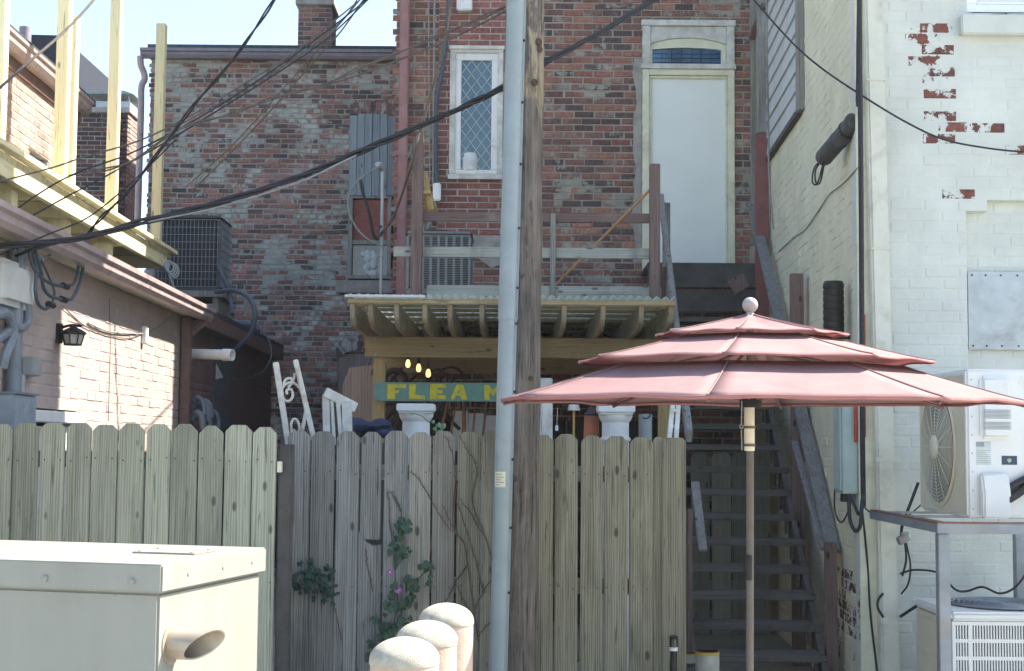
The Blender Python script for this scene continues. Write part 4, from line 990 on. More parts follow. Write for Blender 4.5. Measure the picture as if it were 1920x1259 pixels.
# ================================================================== STAIRS
def sx(Y): return 1.23 + .049 * (Y - 9.8)
SW = .94
st = thing('wooden_staircase', (1.75, 12, 0), 'steep weathered open wooden staircase climbing to the white door', 'staircase')
NTR = 17
for i in range(NTR):
    Yf = 9.8 + .27 * i; z = .304 + .178 * i; a = sx(Yf); j = rnd(-.015, .015)
    b = MB(); sl_ = rnd(-.006, .012)
    b.hexa([(a - .02 + j, Yf, z - .05), (a + SW + j, Yf - .01, z - .05 - sl_), (a + SW + j + .013, Yf + .27, z - .05 - sl_), (a - .007 + j, Yf + .27, z - .05),
            (a - .02 + j, Yf, z), (a + SW + j, Yf - .01, z - sl_), (a + SW + j + .013, Yf + .27, z - sl_), (a - .007 + j, Yf + .27, z)])
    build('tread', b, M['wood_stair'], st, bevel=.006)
for o_ in (.0, SW - .05):
    b = MB(); a = sx(9.75) + o_; c = sx(14.4) + o_
    b.hexa([(a, 9.75, .0), (a + .04, 9.75, .0), (c + .04, 14.4, 3.02), (c, 14.4, 3.02), (a, 9.75, .22), (a + .04, 9.75, .22), (c + .04, 14.4, 3.3), (c, 14.4, 3.3)])
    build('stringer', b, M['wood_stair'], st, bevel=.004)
for i in range(NTR): b = MB(); Yf = 9.8 + .27 * i; z = .304 + .178 * i; a = sx(Yf) + SW - .055; b.box(a - .03, a - .002, Yf + .05, Yf + .09, z - .16, z - .052); build('cleat', b, M['wood_stair'], st, bevel=.003)
lz = dz0
b = MB(); y = 14.15
while y < 14.95: b.box(sx(14.3) - .1, xR - .05, y, y + .13, lz - .05, lz - .012); y += .137
build('landing_boards', b, M['wood_stair'], st, bevel=.004)
b = MB(); b.box(sx(14.2) - .1, xR - .1, 14.10, 14.14, lz - .26, lz - .012); b.box(sx(14.2) - .1, xR - .1, 14.11, 14.14, lz - .5, lz - .275); build('landing_fascia', b, M['wood_dark'], st, bevel=.005)
b = MB(); b.bar(P(1378, 520, 14.09), P(1392, 545, 14.09), .18, .01, side=X); build('nailed_patch', b, M['wood_brown'], st)
# right handrail, posts
b = MB(); hr0, hr1 = P(1411, 385, 14.1), P(1563, 1034, 9.95); b.bar(hr0, hr1, .1, .04, side=X); build('handrail', b, M['wood_rail'], st, bevel=.006)
b = MB(); q0, q1 = P(1416, 470, 14.0), P(1540, 1020, 10.05); b.bar(P(1490, 830, 11.3), P(1545, 1030, 10.05), .05, .035, side=X); build('lower_rail', b, M['wood_rail'], st, bevel=.004)
def spost(px0, px1, pt_, Y, mat, zb=0, d=.09):
    xa, xb, z0, z1 = R4(px0, pt_, px1, pt_ + 300, Y); b = MB(); b.box(xa, xb, Y, Y + d, zb, z1); return build('post', b, mat, st, bevel=.005)
spost(1485, 1508, 513, 11.3, M['wood_brown']); spost(1551, 1571, 1018, 9.9, M['wood_brown'])
spost(1289, 1299, 955, 9.75, M['wood_brown'], d=.07)
# left handrail
h0 = Vector((sx(13.4) - .0, 13.4, 4.06)); h1 = Vector((sx(9.75) - .01, 9.75, 1.78))
b = MB(); b.bar(h0, h1, .045, .1, side=X); build('handrail', b, M['wood_rail'], st, bevel=.006)
b = MB(); b.bar(P(1303, 905, 10.2), P(1318, 1034, 9.9), .06, .035, side=X); build('lower_rail', b, M['wood_rail'], st, bevel=.004)
spost(1243, 1257, 380, 13.3, M['wood_rail'], zb=3.0, d=.06)
# posts in the corner by the house
cp_ = thing('corner_posts', P(1425, 560, 14), 'grey and rust red timber posts in the corner beside the white door', 'post')
def cpost(px0, px1, pt_, pb_, Y, mat, d=.08):
    xa, xb, z0, z1 = R4(px0, pt_, px1, pb_, Y); b = MB(); b.box(xa, xb, Y, Y + d, z0, z1); return build('post', b, mat, cp_, bevel=.004)
cpost(1408, 1419, -60, 460, 14.35, M['wood_grey'], .05); cpost(1418, 1442, 250, 640, 13.55, M['wood_rust']); cpost(1421, 1440, -60, 249, 13.56, M['wood_grey'], .07)
cpost(1407, 1420, 462, 508, 14.6, M['stone_sill'], .05)
b = MB(); b.bar(P(1409, 72, 14.3), P(1434, 10, 13.5), .07, .05, side=X); build('brace', b, M['wood_brown'], cp_, bevel=.004)
b = MB(); b.tube(smooth_path([CW(1437, -20, .18), CW(1438, 90, .18), CW(1441, 240, .1), CW(1442, 330, .09), CW(1450, 430, .06)]), .009, 6); solo('hanging_wire', b, M['cable_grey'], 'pale grey wire hanging down beside the clapboard panel', 'wire')

# picket screen beneath the stairs
M['wood_screen'] = m_wood('pale_screen_boards', (.27, .265, .215), (.40, .395, .325), 'z', stain=(.19, .185, .15))
sc_ = thing('picket_screen', (1.7, 12.75, 0), 'row of pale weathered boards seen behind the open stair treads', 'fence')
random.seed(3); x = sx(12.6) - .05; Yb = 13.1
xend = cp(Yb, .06).x
x = P(1296, 900, Yb).x
while x < xend - .12:
    w = rnd(.16, .19); zt_ = P(1400, 852, Yb).z + rnd(-.015, .02)
    b = MB(); b.prism([(x, Yb, 0), (x + w, Yb, 0), (x + w, Yb, zt_ - .03), (x + w - .03, Yb, zt_), (x + .03, Yb, zt_), (x, Yb, zt_ - .03)], (0, .018, 0)); build('picket', b, M['wood_screen'], sc_, bevel=.003); x += w + rnd(.006, .05)
b = MB(); b.box(P(1296, 900, Yb).x, xend - .05, Yb + .02, Yb + .06, .4, .49); build('rail', b, M['wood_grey'], sc_)

# ================================================================== FENCES
random.seed(21)
def picket(parent, xa, xb, Y, z0, zt_, mat, dog=.035, th=.017, tilt=0.0):
    b = MB(); g_ = .0
    yy = Y + rnd(-.004, .004)
    b.prism([(xa, yy, z0), (xb, yy, z0), (xb + tilt, yy, zt_ - dog), (xb - dog + tilt, yy, zt_), (xa + dog + tilt, yy, zt_), (xa + tilt, yy, zt_ - dog)], (0, th, 0))
    return build('picket', b, mat, parent, bevel=.0025)
YL = 7.8
fl = thing('board_fence', (P(250, 900, YL).x, YL, 0), 'grey dog-eared board fence at the left, behind the cream cabinet', 'fence')
bx = [-74, -25, 24, 72.5, 122, 170.5, 221, 271, 320, 371, 419, 471, 519]
ztl = P(250, 797, YL).z
for i in range(len(bx) - 1):
    a, c = P(bx[i], 860, YL).x, P(bx[i + 1], 860, YL).x
    picket(fl, a + rnd(.003, .006), c - rnd(.002, .005), YL, .03, ztl + rnd(-.010, .010), M['wood_greyg'], tilt=rnd(-.004, .004), dog=rnd(.028, .042))
for z in (.3, .95, 1.62):
    b = MB(); b.box(P(-74, 860, YL).x, P(517, 860, YL).x, YL + .024, YL + .062, z - .045, z + .045); build('rail', b, M['wood_greyx'], fl, bevel=.003)
b = MB(); xq = P(519, 900, YL).x; b.box(xq + .002, xq + .075, YL + .03, YL + .12, 0, ztl - .1); build('post', b, M['wood_dark'], fl, bevel=.004)
b = MB(); c = P(523, 876, YL - .01); b.box(c.x - .012, c.x + .014, YL - .006, YL + .028, c.z - .03, c.z + .03); build('hinge_block', b, M['cream_trim'], fl, bevel=.003)
YR = 8.3
M['wood_mid'] = m_wood('mid_fence_wood', (.185, .172, .137), (.37, .35, .285), 'z', stain=(.105, .097, .075))
fr_ = thing('board_fence', (P(900, 900, YR).x, YR, 0), 'weathered tan board fence across the middle with vines on its boards', 'fence')
bx = [536, 581, 627.5, 673, 717, 764, 809, 854, 900.5, 947, 993.5, 1039.6, 1086, 1131, 1178, 1225, 1241]
tops = [808, 809, 809, 810, 808, 811, 809, 810, 808, 812, 816, 814, 817, 818, 820, 819]
for i in range(len(bx) - 1):
    a, c = P(bx[i], 960, YR).x, P(bx[i + 1], 960, YR).x; zt_ = P((bx[i] + bx[i + 1]) / 2, tops[i], YR).z
    mat = M['wood_grey'] if i < 5 else (M['wood_right'] if i > 6 else M['wood_mid'])
    g1, g2 = rnd(.002, .007), rnd(.002, .007)
    if i == 3:
        zc = P(700, 1012, YR).z
        picket(fr_, a + .006, c - .012, YR, zc, zt_, mat, tilt=rnd(-.004, .004)); b = MB()
        b.prism([(a + .0, YR - .008, .03), (c - .004, YR - .008, .03), (c - .004, YR - .008, zc - .03), (c - .05, YR - .008, zc - .035), (a + .045, YR - .008, zc - .012), (a, YR - .008, zc + .05)], (0, .017, 0)); build('picket', b, mat, fr_, bevel=.003); continue
    if i == 15: picket(fr_, a, c + .02, YR + .02, .03, zt_ - .0, M['wood_right'], dog=.02); continue
    picket(fr_, a + g1, c - g2, YR, .03, zt_, mat, tilt=rnd(-.005, .005))
a, c = P(1241, 960, YR).x, P(1286, 960, YR).x; picket(fr_, a, c, YR - .012, .03, P(1263, 821, YR).z, M['wood_right'], dog=.022)
for z in (.3, .9, 1.55):
    b = MB(); b.box(P(538, 960, YR).x, P(1284, 960, YR).x, YR + .042, YR + .08, z - .045, z + .045); build('rail', b, M['wood_greyx'], fr_, bevel=.003)
for px in (545, 1270): x = P(px, 960, YR).x; b = MB(); b.box(x - .045, x + .045, YR + .082, YR + .17, 0, 1.7); build('post', b, M['wood_grey'], fr_, bevel=.004)
# nail heads
def nails(parent, bxs, Y, zs, off=-.002):
    b = MB()
    for i in range(len(bxs) - 1):
        a, c = P(bxs[i], 900, Y).x, P(bxs[i + 1], 900, Y).x
        for z in zs:
            for t in (.2, .8): b.lathe([(.0042, 0), (.0035, .002), (0, .003)], (a + (c - a) * t + rnd(-.008, .008), Y - .003 , z + rnd(-.012, .012)), -YV, 6)
    build('nail_heads', b, M['iron'], parent)
nails(fl, [-25, 24, 72.5, 122, 170.5, 221, 271, 320, 371, 419, 471, 519], YL, (1.62, .95)); nails(fr_, bx[:-1], YR, (1.55, .9))

# ================================================================== UTILITY POLE + RISER
up_ = thing('utility_pole', P(985, 1259, 8.0), 'weathered round wooden utility pole standing in front of the fence', 'pole')
pa, pb = P(986, -90, 8.0), P(964, 1259, 8.0); dv = pa - pb; pbot = pb - dv * (pb.z / dv.z)
ptop = pb + dv * 1.25
b = MB(); N = 44; n = 26; vs = []; fs = []; random.seed(9)
off_ = [rnd(-.004, .004) for _ in range(n)]
for i in range(N + 1):
    t = i / N; c = pbot.lerp(ptop, t); r = .130 - .024 * t
    for k in range(n):
        a = 2 * math.pi * k / n; rr = r + off_[k] * .8 + .003 * math.sin(t * 40 + k) + rnd(-.0012, .0012)
        vs.append((c.x + rr * math.cos(a), c.y + rr * math.sin(a), c.z))
for i in range(N):
    for k in range(n): fs.append((i * n + k, i * n + (k + 1) % n, (i + 1) * n + (k + 1) % n, (i + 1) * n + k))
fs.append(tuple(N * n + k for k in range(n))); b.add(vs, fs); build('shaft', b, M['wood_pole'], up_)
b = MB()
for px, py, s in ((1011, 78, .022), (1013, 91, .018), (1003, 155, .02), (962, 898, .026), (995, 710, .016), (968, 1170, .02)):
    c = P(px, py, 7.9); ax = pb + dv * ((c.z - pb.z) / dv.z); d_ = Vector((c.x - ax.x, 0, 0)); rr = .119
    yy = ax.y - math.sqrt(max(rr * rr - d_.x ** 2, .0004)); nrm = Vector((d_.x, yy - ax.y, 0)).normalized()
    b.lathe([(s, -.01), (s, .002), (s * .7, .008), (s * .35, .003), (0, .004)], (c.x, yy, c.z), nrm, 14)
build('knots', b, m_plain('dark_wood_knot', (.085, .05, .03), .9, var=.3, sc=40), up_)
gd = thing('cable_guard', P(940, 1259, 7.86), 'pale galvanised U-shaped cable guard running up the utility pole', 'conduit')
ga, gb = P(969.5, -90, 7.865), P(932.5, 1259, 7.865); dg = ga - gb; gbot = gb - dg * (gb.z / dg.z); gtop = gb + dg * 1.2
def guard(t0, t1, r, fl_):
    b = MB(); A, B = gbot.lerp(gtop, t0), gbot.lerp(gtop, t1); pf = []
    for k in range(15): a = math.pi * k / 14; pf.append((-r * math.cos(a), -r * .95 * math.sin(a)))
    out = [(-r - fl_ * .25, .003)] + [(-r - fl_ * .25, 0)] + pf + [(r + fl_, 0), (r + fl_, .003)]
    b.prism([A + Vector((x, y, 0)) for x, y in out], B - A); return b
zs = P(945, 582, 7.86).z; tsp = (zs - gbot.z) / (gtop.z - gbot.z)
build('lower_section', guard(0, tsp, .043, .013), M['galv'], gd, angle=25); build('upper_section', guard(tsp - .01, 1, .0465, .0135), M['galv'], gd, angle=25)
for py in (76, 192, 308, 428, 540, 607, 735, 862, 990, 1112):
    c = P(976 - py * .029, py, 7.86); t = (c.z - gbot.z) / (gtop.z - gbot.z); ax = gbot.lerp(gtop, t); b = MB()
    b.lathe([(.008, 0), (.0075, .004), (0, .006)], (ax.x + .0525, ax.y - .0005, c.z), -YV, 10); build('screw', b, M['iron'], gd)
c = P(928, 899, 7.86); t = (c.z - gbot.z) / (gtop.z - gbot.z); ax = gbot.lerp(gtop, t)
b = MB(); ring = []
for k in range(9): a = math.pi * (.12 + .5 * k / 8); ring.append((ax.x - .0442 * math.cos(a) , ax.y - .0442 * .96 * math.sin(a)))
vs = [(x, y, c.z - .042) for x, y in ring] + [(x, y, c.z + .042) for x, y in ring]; b.add(vs, [(i, i + 1, 10 + i, 9 + i) for i in range(8)])
sk_ = build('sticker', b, M['sticker'], gd)
b = MB()
for j, (z, n_) in enumerate(((.028, 6), (.012, 7), (-.002, 5), (-.016, 7), (-.03, 4))):
    for i in range(1, n_):
        p, q = ring[i], ring[i + 1]; e = 1.012
        f = lambda pt: (ax.x + (pt[0] - ax.x) * e, ax.y + (pt[1] - ax.y) * e)
        p, q = f(p), f(q); b.add([(p[0], p[1], c.z + z - .003), (q[0], q[1], c.z + z - .003), (q[0], q[1], c.z + z + .003), (p[0], p[1], c.z + z + .003)], [(0, 1, 2, 3)])
build('print_lines', b, M['ink'], sk_, smooth=False)

# ================================================================== UMBRELLA
UY = 6.4; ux = P(1407, 700, UY).x
um = thing('patio_umbrella', (ux, UY, 0), 'faded dusty red three-tier patio umbrella with round finial', 'umbrella')
A0 = math.radians(-17.2)
def tier(r0, z0, r1, z1, sag, hem, droop, curl=.0):
    b, hb = MB(), MB(); nu, nv = 10, 8
    for s in range(8):
        a, c = A0 + s * math.pi / 4, A0 + (s + 1) * math.pi / 4
        da, dc = Vector((math.sin(a), -math.cos(a), 0)), Vector((math.sin(c), -math.cos(c), 0))
        vs = []; fs = []
        for j in range(nv + 1):
            v = j / nv; r = r0 + (r1 - r0) * v
            for i in range(nu + 1):
                u = i / nu; p = (da * (1 - u) + dc * u) * r
                edge = abs(2 * u - 1)
                z = z0 + (z1 - z0) * (v ** .92) - sag * math.sin(math.pi * u) * (.25 + math.sin(math.pi * v)) * .6 + curl * math.sin(math.pi * u) * v ** 3 - droop * (edge ** 10) * v ** 8
                rip = .003 * math.sin(u * 9 + s * 2.1) * v
                vs.append((ux + p.x, UY + p.y, z + rip + .010 + p.y * .014))
        for j in range(nv):
            for i in range(nu): fs.append((j * (nu + 1) + i, j * (nu + 1) + i + 1, (j + 1) * (nu + 1) + i + 1, (j + 1) * (nu + 1) + i))
        b.add(vs, fs)
        rim = vs[nv * (nu + 1):]; hv = list(rim) + [(ux + (x - ux) * .996, UY + (y - UY) * .996, z - hem * (1 + .1 * math.sin(k * 1.7 + s))) for k, (x, y, z) in enumerate(rim)]
        hb.add(hv, [(i, i + 1, nu + 2 + i, nu + 1 + i) for i in range(nu)])
    o = build('canopy', b, M['canopy'], um, angle=12)
    s1 = o.modifiers.new('thick', 'SOLIDIFY'); s1.thickness = .002
    for s in range(8):
        a = A0 + s * math.pi / 4; d_ = Vector((math.sin(a), -math.cos(a), 0)); sm_ = MB()
        pts = [Vector((ux, UY, 0)) + d_ * (r0 + (r1 - r0) * v) + Z * (z0 + (z1 - z0) * v ** .92 - droop * v ** 8 + .0115 + .003 * math.sin(s * 2.1) * v + d_.y * (r0 + (r1 - r0) * v) * .014) for v in [k / 8 for k in range(9)]]
        sm_.tube(pts, .0032, 5); build('seam', sm_, M['canopy'], o)
    h = build('hem', hb, M['canopy_hem'], o, angle=12); s2 = h.modifiers.new('thick', 'SOLIDIFY'); s2.thickness = .003
tier(.66, 2.070, 1.18, 1.914, .004, .015, -.004, .008); tier(.33, 2.205, .80, 2.088, .004, .008, -.006, .006); tier(.022, 2.303, .435, 2.210, .010, .007, -.006, .006)
for s in range(8):
    a = A0 + s * math.pi / 4; d_ = Vector((math.sin(a), -math.cos(a), 0)); b = MB()
    b.tube([Vector((ux, UY, 2.16)) + d_ * .03, Vector((ux, UY, 2.02)) + d_ * .7, Vector((ux, UY, 1.906 + d_.y * .0163)) + d_ * 1.165], .007, 6); build('rib', b, M['rib_metal'], um)
    b = MB(); b.tube([Vector((ux, UY, 1.93)) + d_ * .03, Vector((ux, UY, 2.02)) + d_ * .6], .005, 6); build('strut', b, M['rib_metal'], um)
b = MB(); pbx = ux - .012; b.tube([(pbx, UY, 0.03), (ux, UY, 2.29)], .0175, 16); build('pole', b, M['pole_alu'], um)
b = MB(); b.lathe([(.021, 0), (.024, .004), (.024, .22), (.021, .225)], (ux - .006, UY, P(1402, 846, UY).z), Z, 18); sl_ = build('sleeve', b, M['sleeve'], um)
for k in (.02, .1, .2): b = MB(); b.lathe([(.0245, 0), (.028, .001), (.028, .011), (.0245, .012)], (ux - .006, UY, P(1402, 846, UY).z + k), Z, 16); build('clamp', b, M['pole_alu'], sl_)
b = MB(); b.lathe([(.05, 0), (.05, .06), (.02, .1)], (ux, UY, 1.895), Z, 18); build('runner_hub', b, M['iron'], um)
b = MB(); b.lathe([(.0195, 0), (.021, .002), (.021, .11), (.0195, .112)], (pbx, UY, P(1402, 1088, UY).z), Z, 14); build('crank_collar', b, M['iron'], um)
b = MB(); zf = 2.296; b.lathe([(.036, 0), (.036, .008), (.022, .018), (.016, .026), (.016, .03)], (ux, UY, zf), Z, 20); b.sphere((ux, UY, zf + .062), .0355, 22, 14); build('finial', b, M['finial'], um)
b = MB(); c0_ = P(1391, 752, UY - .03); b.tube([c0_, P(1390, 795, UY - .03)], .0025, 6); b.torus(P(1390, 800, UY - .03), YV, .008, .0025, 14, 6); b.tube([P(1390, 806, UY - .03), P(1391, 845, UY - .03)], .0025, 6); build('pull_cord', b, M['galv'], um)
b = MB(); b.lathe([(.24, 0), (.25, .02), (.22, .05), (.06, .08), (.035, .09), (.035, .3), (0, .3)], (pbx, UY, .002), Z, 28); build('base', b, M['iron'], um)

# ================================================================== CREAM CABINET
cb = thing('utility_cabinet', P(200, 1259, 5), 'cream metal utility cabinet with overhanging lid and exhaust stub, lower left', 'cabinet')
K0 = P(304, 1066, 4.6); K1 = P(500, 1021, 5.38); ztop = (K0.z + K1.z) / 2
dv_ = Vector((K1.x - K0.x, K1.y - K0.y, 0)); LENB = dv_.length; rv = dv_.normalized(); lv = Vector((-rv.y, rv.x, 0))
K0 = Vector((K0.x, K0.y, 0))
WB = 1.15; lh = 53 * 4.6 / F
b = MB(); b.obox(K0 + Z * (ztop - lh), rv * LENB, lv * WB, Z * lh); lid = build('lid', b, M['cabinet'], cb, bevel=.006)
b = MB(); ins = .018; b.obox(K0 + rv * ins + lv * ins + Z * .06, rv * (LENB - 2 * ins), lv * (WB - 2 * ins), Z * (ztop - lh - .062)); build('body', b, M['cabinet'], cb, bevel=.008)
b = MB(); b.obox(K0 + rv * .0 + lv * .0 + Z * 0, rv * LENB, lv * WB, Z * .06); build('plinth', b, M['concrete'], cb)
# service plate on the lid
c = on_plane(328, 1036, Vector((0, 0, ztop)), Z); cK = Vector((c.x, c.y, ztop))
b = MB(); b.obox(cK - rv * .09 - lv * -.0 - lv * .12, rv * .17, lv * .24, Z * .006); pl = build('lid_plate', b, M['cabinet'], lid, bevel=.002)
b = MB()
for s_, q_ in ((.02, .02), (.02, .22), (.15, .02), (.15, .22)): b.lathe([(.006, 0), (.005, .003), (0, .004)], cK - rv * (.09 - s_) - lv * (.12 - q_) + Z * .006, Z, 8)
build('screw', b, M['brass'], pl)
for d_ in (.105, .42, .75, 1.05):
    b = MB(); c = K0 + lv * d_ + Z * (ztop - lh * .62); b.lathe([(.011, 0), (.011, .006), (.006, .01), (0, .011)], c, -rv, 8); build('bolt', b, M['cabinet'], lid)
for d_ in (.18, .44, .68): b = MB(); c = K0 + rv * d_ + Z * (ztop - lh * .5); b.lathe([(.006, 0), (.006, .003), (0, .004)], c, -lv, 8); build('bolt', b, M['cabinet'], lid)
# exhaust stub out of the side
nv_ = -lv; side0 = K0 + lv * ins
c = on_plane(322, 1207, side0, nv_)
b = MB(); r = .050; n = 32; ring0, ring1, ring2 = [], [], []; Lx = .118; vs = []; fs = []
ax_ = (nv_ + Vector((0, 0, 0))).normalized(); up2 = Z; sd = ax_.cross(up2)
for k in range(n):
    a = 2 * math.pi * k / n; e = up2 * math.cos(a) * r + sd * math.sin(a) * r
    l1 = Lx + .042 * math.cos(a) - .034 * math.sin(a)
    vs += [c + e - ax_ * .01, c + e + ax_ * l1, c + e * .9 + ax_ * (l1 - .002), c + e * .9 + ax_ * .01]
for k in range(n):
    k2 = (k + 1) % n
    for j in range(3): fs.append((k * 4 + j, k2 * 4 + j, k2 * 4 + j + 1, k * 4 + j + 1))
b.add(vs, fs); ex = build('exhaust_pipe', b, M['exhaust'], cb)
b = MB(); b.lathe([(r * .895, 0), (0, .001)], c + ax_ * .012, ax_, 20); build('pipe_inside', b, M['soot'], ex)
b = MB(); b.lathe([(r + .002, 0), (r + .018, 0), (r + .018, .003), (r + .002, .003)], c + ax_ * .0005, ax_, 24); build('flange', b, M['exhaust'], ex)

# ================================================================== BOLLARDS
bl_ = thing('bollard', (0, 0, 0), 'x', 'bollard', 'salmon bollards by the fence')
b = MB(); b.lathe([(.096, .0), (.096, 1.105), (.0, 1.105)], (0, 0, 0), Z, 32); build('post', b, M['bollard'], bl_)
b = MB(); pr_ = [(.0975, 1.086), (.0985, 1.089), (.0985, 1.098)] + [(.0982 * math.cos(math.pi / 2 * i / 9), 1.098 + .062 * math.sin(math.pi / 2 * i / 9)) for i in range(1, 10)]
b.lathe(pr_, (0, 0, 0), Z, 36); build('cap', b, M['bollard_cap'], bl_)
spots = [(754, 1204, 3.92, 'salmon bollard with domed cream cap, nearest and lowest in the picture'), (797, 1171, 4.45, 'middle salmon bollard between the front one and the rear one'), (834.5, 1137, 5.0, 'rearmost salmon bollard with domed cap, closest to the grey cable guard')]
for i, (px, py, Y, lab) in enumerate(spots):
    p = P(px, py, Y); sc = 1.0
    if i == 0: r_ = bl_
    else:
        r_ = bl_.copy(); COL.objects.link(r_)
        for chd in list(bl_.children): q = chd.copy(); COL.objects.link(q); q.parent = r_
    r_.location = (p.x, Y + .1, p.z - 1.16); r_['label'] = lab
    r_.rotation_euler = (0, 0, i * 1.3)

# ================================================================== MARKET STALL THINGS
# sign
s0, s1, sz0, sz1 = R4(700, 719, 1188, 754, 11.9)
sg = thing('flea_market_sign', ((s0 + s1) / 2, 11.9, sz0), 'long teal green board lettered FLEA MARKET in yellow', 'sign')
b = MB(); b.prism([(s0 + .004, 11.9, sz0 + .05), (s0, 11.9, sz0 + .08), (s0 + .01, 11.9, sz1 - .02), (s0 + .022, 11.9, sz1), (s1, 11.9, sz1 + .004), (s1, 11.9, sz0 + .002), (s0 + .018, 11.9, sz0)], (0, .03, 0)); build('board', b, M['sign'], sg, bevel=.003)
GL = {'F': [[(0, 0), (.42, 0), (.42, .4), (.62, .36), (.62, .58), (.42, .58), (.42, .78), (1, .74), (1, 1), (0, 1)]],
      'L': [[(0, 0), (1, 0), (1, .26), (.42, .3), (.42, 1), (0, 1)]],
      'E': [[(0, 0), (1, 0), (1, .24), (.42, .26), (.42, .4), (.8, .4), (.8, .62), (.42, .62), (.42, .77), (1, .76), (1, 1), (0, 1)]],
      'A': [[(0, 0), (.26, 0), (.34, .24), (.64, .24), (.66, 0), (1, 0), (.78, 1), (.38, 1)]],
      'M': [[(0, 0), (.3, 0), (.3, .52), (.5, .2), (.7, .52), (.7, 0), (1, 0), (1, 1), (.74, 1), (.5, .62), (.26, 1), (0, 1)]],
      'R': [[(0, 0), (.36, 0), (.36, .34), (.46, .34), (.66, 0), (1, 0), (.74, .42), (.98, .6), (.98, .84), (.8, 1), (0, 1)]],
      'K': [[(0, 0), (.36, 0), (.36, .32), (.68, 0), (1, 0), (.6, .5), (1, 1), (.68, 1), (.36, .66), (.36, 1), (0, 1)]],
      'T': [[(.32, 0), (.7, 0), (.7, .74), (1, .74), (1, 1), (0, 1), (0, .74), (.32, .74)]]}
HO = {'A': [(.44, .42), (.58, .42), (.54, .62), (.48, .62)], 'R': [(.36, .58), (.6, .58), (.6, .76), (.36, .76)]}
lets = [('F', 726, 761), ('L', 767, 797), ('E', 807, 836), ('A', 844, 876), ('M', 908, 941), ('A', 947, 978), ('R', 984, 1013), ('K', 1020, 1051), ('E', 1070, 1102), ('T', 1112, 1146)]
for ch_, a, c in lets:
    x0, x1, z0, z1 = R4(a, 722, c, 750, 11.898); z0 = sz0 + .018; z1 = sz1 - .014
    b = MB(); jt = lambda: rnd(-.003, .003)
    b.prism([(x0 + (x1 - x0) * u + jt(), 11.8985, z0 + (z1 - z0) * v + jt()) for u, v in GL[ch_][0]], (0, .0012, 0))
    lt = build('letter', b, M['letter'], sg, smooth=False)
    if ch_ in HO: b = MB(); b.prism([(x0 + (x1 - x0) * u, 11.8972, z0 + (z1 - z0) * v) for u, v in HO[ch_]], (0, .0008, 0)); build('counter', b, M['sign'], lt, smooth=False)

# bulbs
def bulb(px, py, Y, lab):
    c = P(px, py, Y); t = thing('hanging_bulb', c, lab, 'light bulb', 'string of lit bulbs under the pergola')
    b = MB(); b.lathe([(.0, -.042), (.012, -.04), (.020, -.028), (.022, -.01), (.018, .012), (.011, .026), (.01, .03)], c, Z, 16); build('glass', b, M['bulb'], t)
    b = MB(); b.lathe([(.012, .03), (.013, .034), (.013, .07), (.008, .08), (0, .082)], c, Z, 12); build('socket', b, M['iron'], t)
    b = MB(); b.tube([c + Z * .08, c + Z * .28], .003, 5); build('cord', b, M['iron'], t)
bulb(765, 681, 12.7, 'leftmost lit filament bulb, highest of the three under the pergola'); bulb(785, 689, 12.5, 'middle lit filament bulb hanging above the green sign'); bulb(803, 699, 12.3, 'rightmost lit filament bulb, lowest of the three over the letter E')

# column pedestals
def pedestal(x0, x1, pyt, Y, lab, mat):
    a, c, z0, z1 = R4(x0, pyt, x1, 1200, Y); w = (c - a); cx = (a + c) / 2; zt_ = z1
    t = thing('column_pedestal', (cx, Y + w / 2, 0), lab, 'column', 'white column capitals behind the fence')
    b = MB(); b.box(cx - w / 2, cx + w / 2, Y, Y + w, zt_ - .05, zt_); b.box(cx - w * .47, cx + w * .47, Y + w * .03, Y + w * .97, zt_ - .065, zt_ - .052); build('abacus', b, mat, t, bevel=.006)
    b = MB(); r = w * .46; z = zt_ - .066
    prof = [(r, z), (r * 1.0, z - .012), (r * .93, z - .03), (r * .84, z - .045), (r * .80, z - .05), (r * .80, z - .13), (r * .81, z - .145), (r * .90, z - .152), (r * .90, z - .168), (r * .81, z - .175), (r * .8, z - .2), (r * .84, .12), (r, .1), (r, 0)]
    b.lathe(prof, (cx, Y + w / 2, 0), Z, 36); build('shaft', b, mat, t)
pedestal(740, 811, 757, 9.3, 'white column pedestal with square top under the letters FLEA, rust stained', M['plaster'])
pedestal(1121, 1191, 759, 9.3, 'clean white column pedestal under the umbrella edge, beside a terracotta pot', M['plaster'])

# terracotta pot
c = P(1109, 800, 9.6); b = MB(); zt_ = P(1110, 780, 9.6).z
b.lathe([(.05, 0), (.062, .02), (.055, zt_ - .2), (.05, zt_ - .03), (.046, zt_), (.036, zt_), (.03, zt_ - .05), (0, zt_ - .05)], (c.x, 9.6, 0), Z, 24)
tc = thing('terracotta_pipe', (c.x, 9.6, 0), 'orange terracotta chimney pot with a dark lid beside the right pedestal', 'pot'); build('pot', b, M['terracotta'], tc)
b = MB(); b.lathe([(.052, zt_ + .001), (.052, zt_ + .012), (.03, zt_ + .03), (.02, zt_ + .06), (0, zt_ + .062)], (c.x, 9.6, 0), Z, 18); build('lid', b, M['junk'], tc)
b = MB(); b.torus((c.x, 9.53, zt_ - .13), YV, .085, .006, 26, 6, arc=.55)
for i, v in enumerate(b.v): pass
build('wire_handle', b, M['cable'], tc)
# milk can
c = P(1210, 800, 9.7); zt_ = P(1210, 777, 9.7).z; b = MB()
b.lathe([(.04, 0), (.046, .01), (.046, zt_), (.04, zt_), (.036, zt_ - .02), (0, zt_ - .02)], (c.x, 9.7, 0), Z, 22)
mc = thing('metal_canister', (c.x, 9.7, 0), 'pale grey metal canister right of the second pedestal', 'canister'); build('body', b, M['galv'], mc)
b = MB(); b.torus((c.x, 9.65, zt_ + .0), YV, .03, .004, 20, 6, arc=.5); build('bail', b, M['iron'], mc)
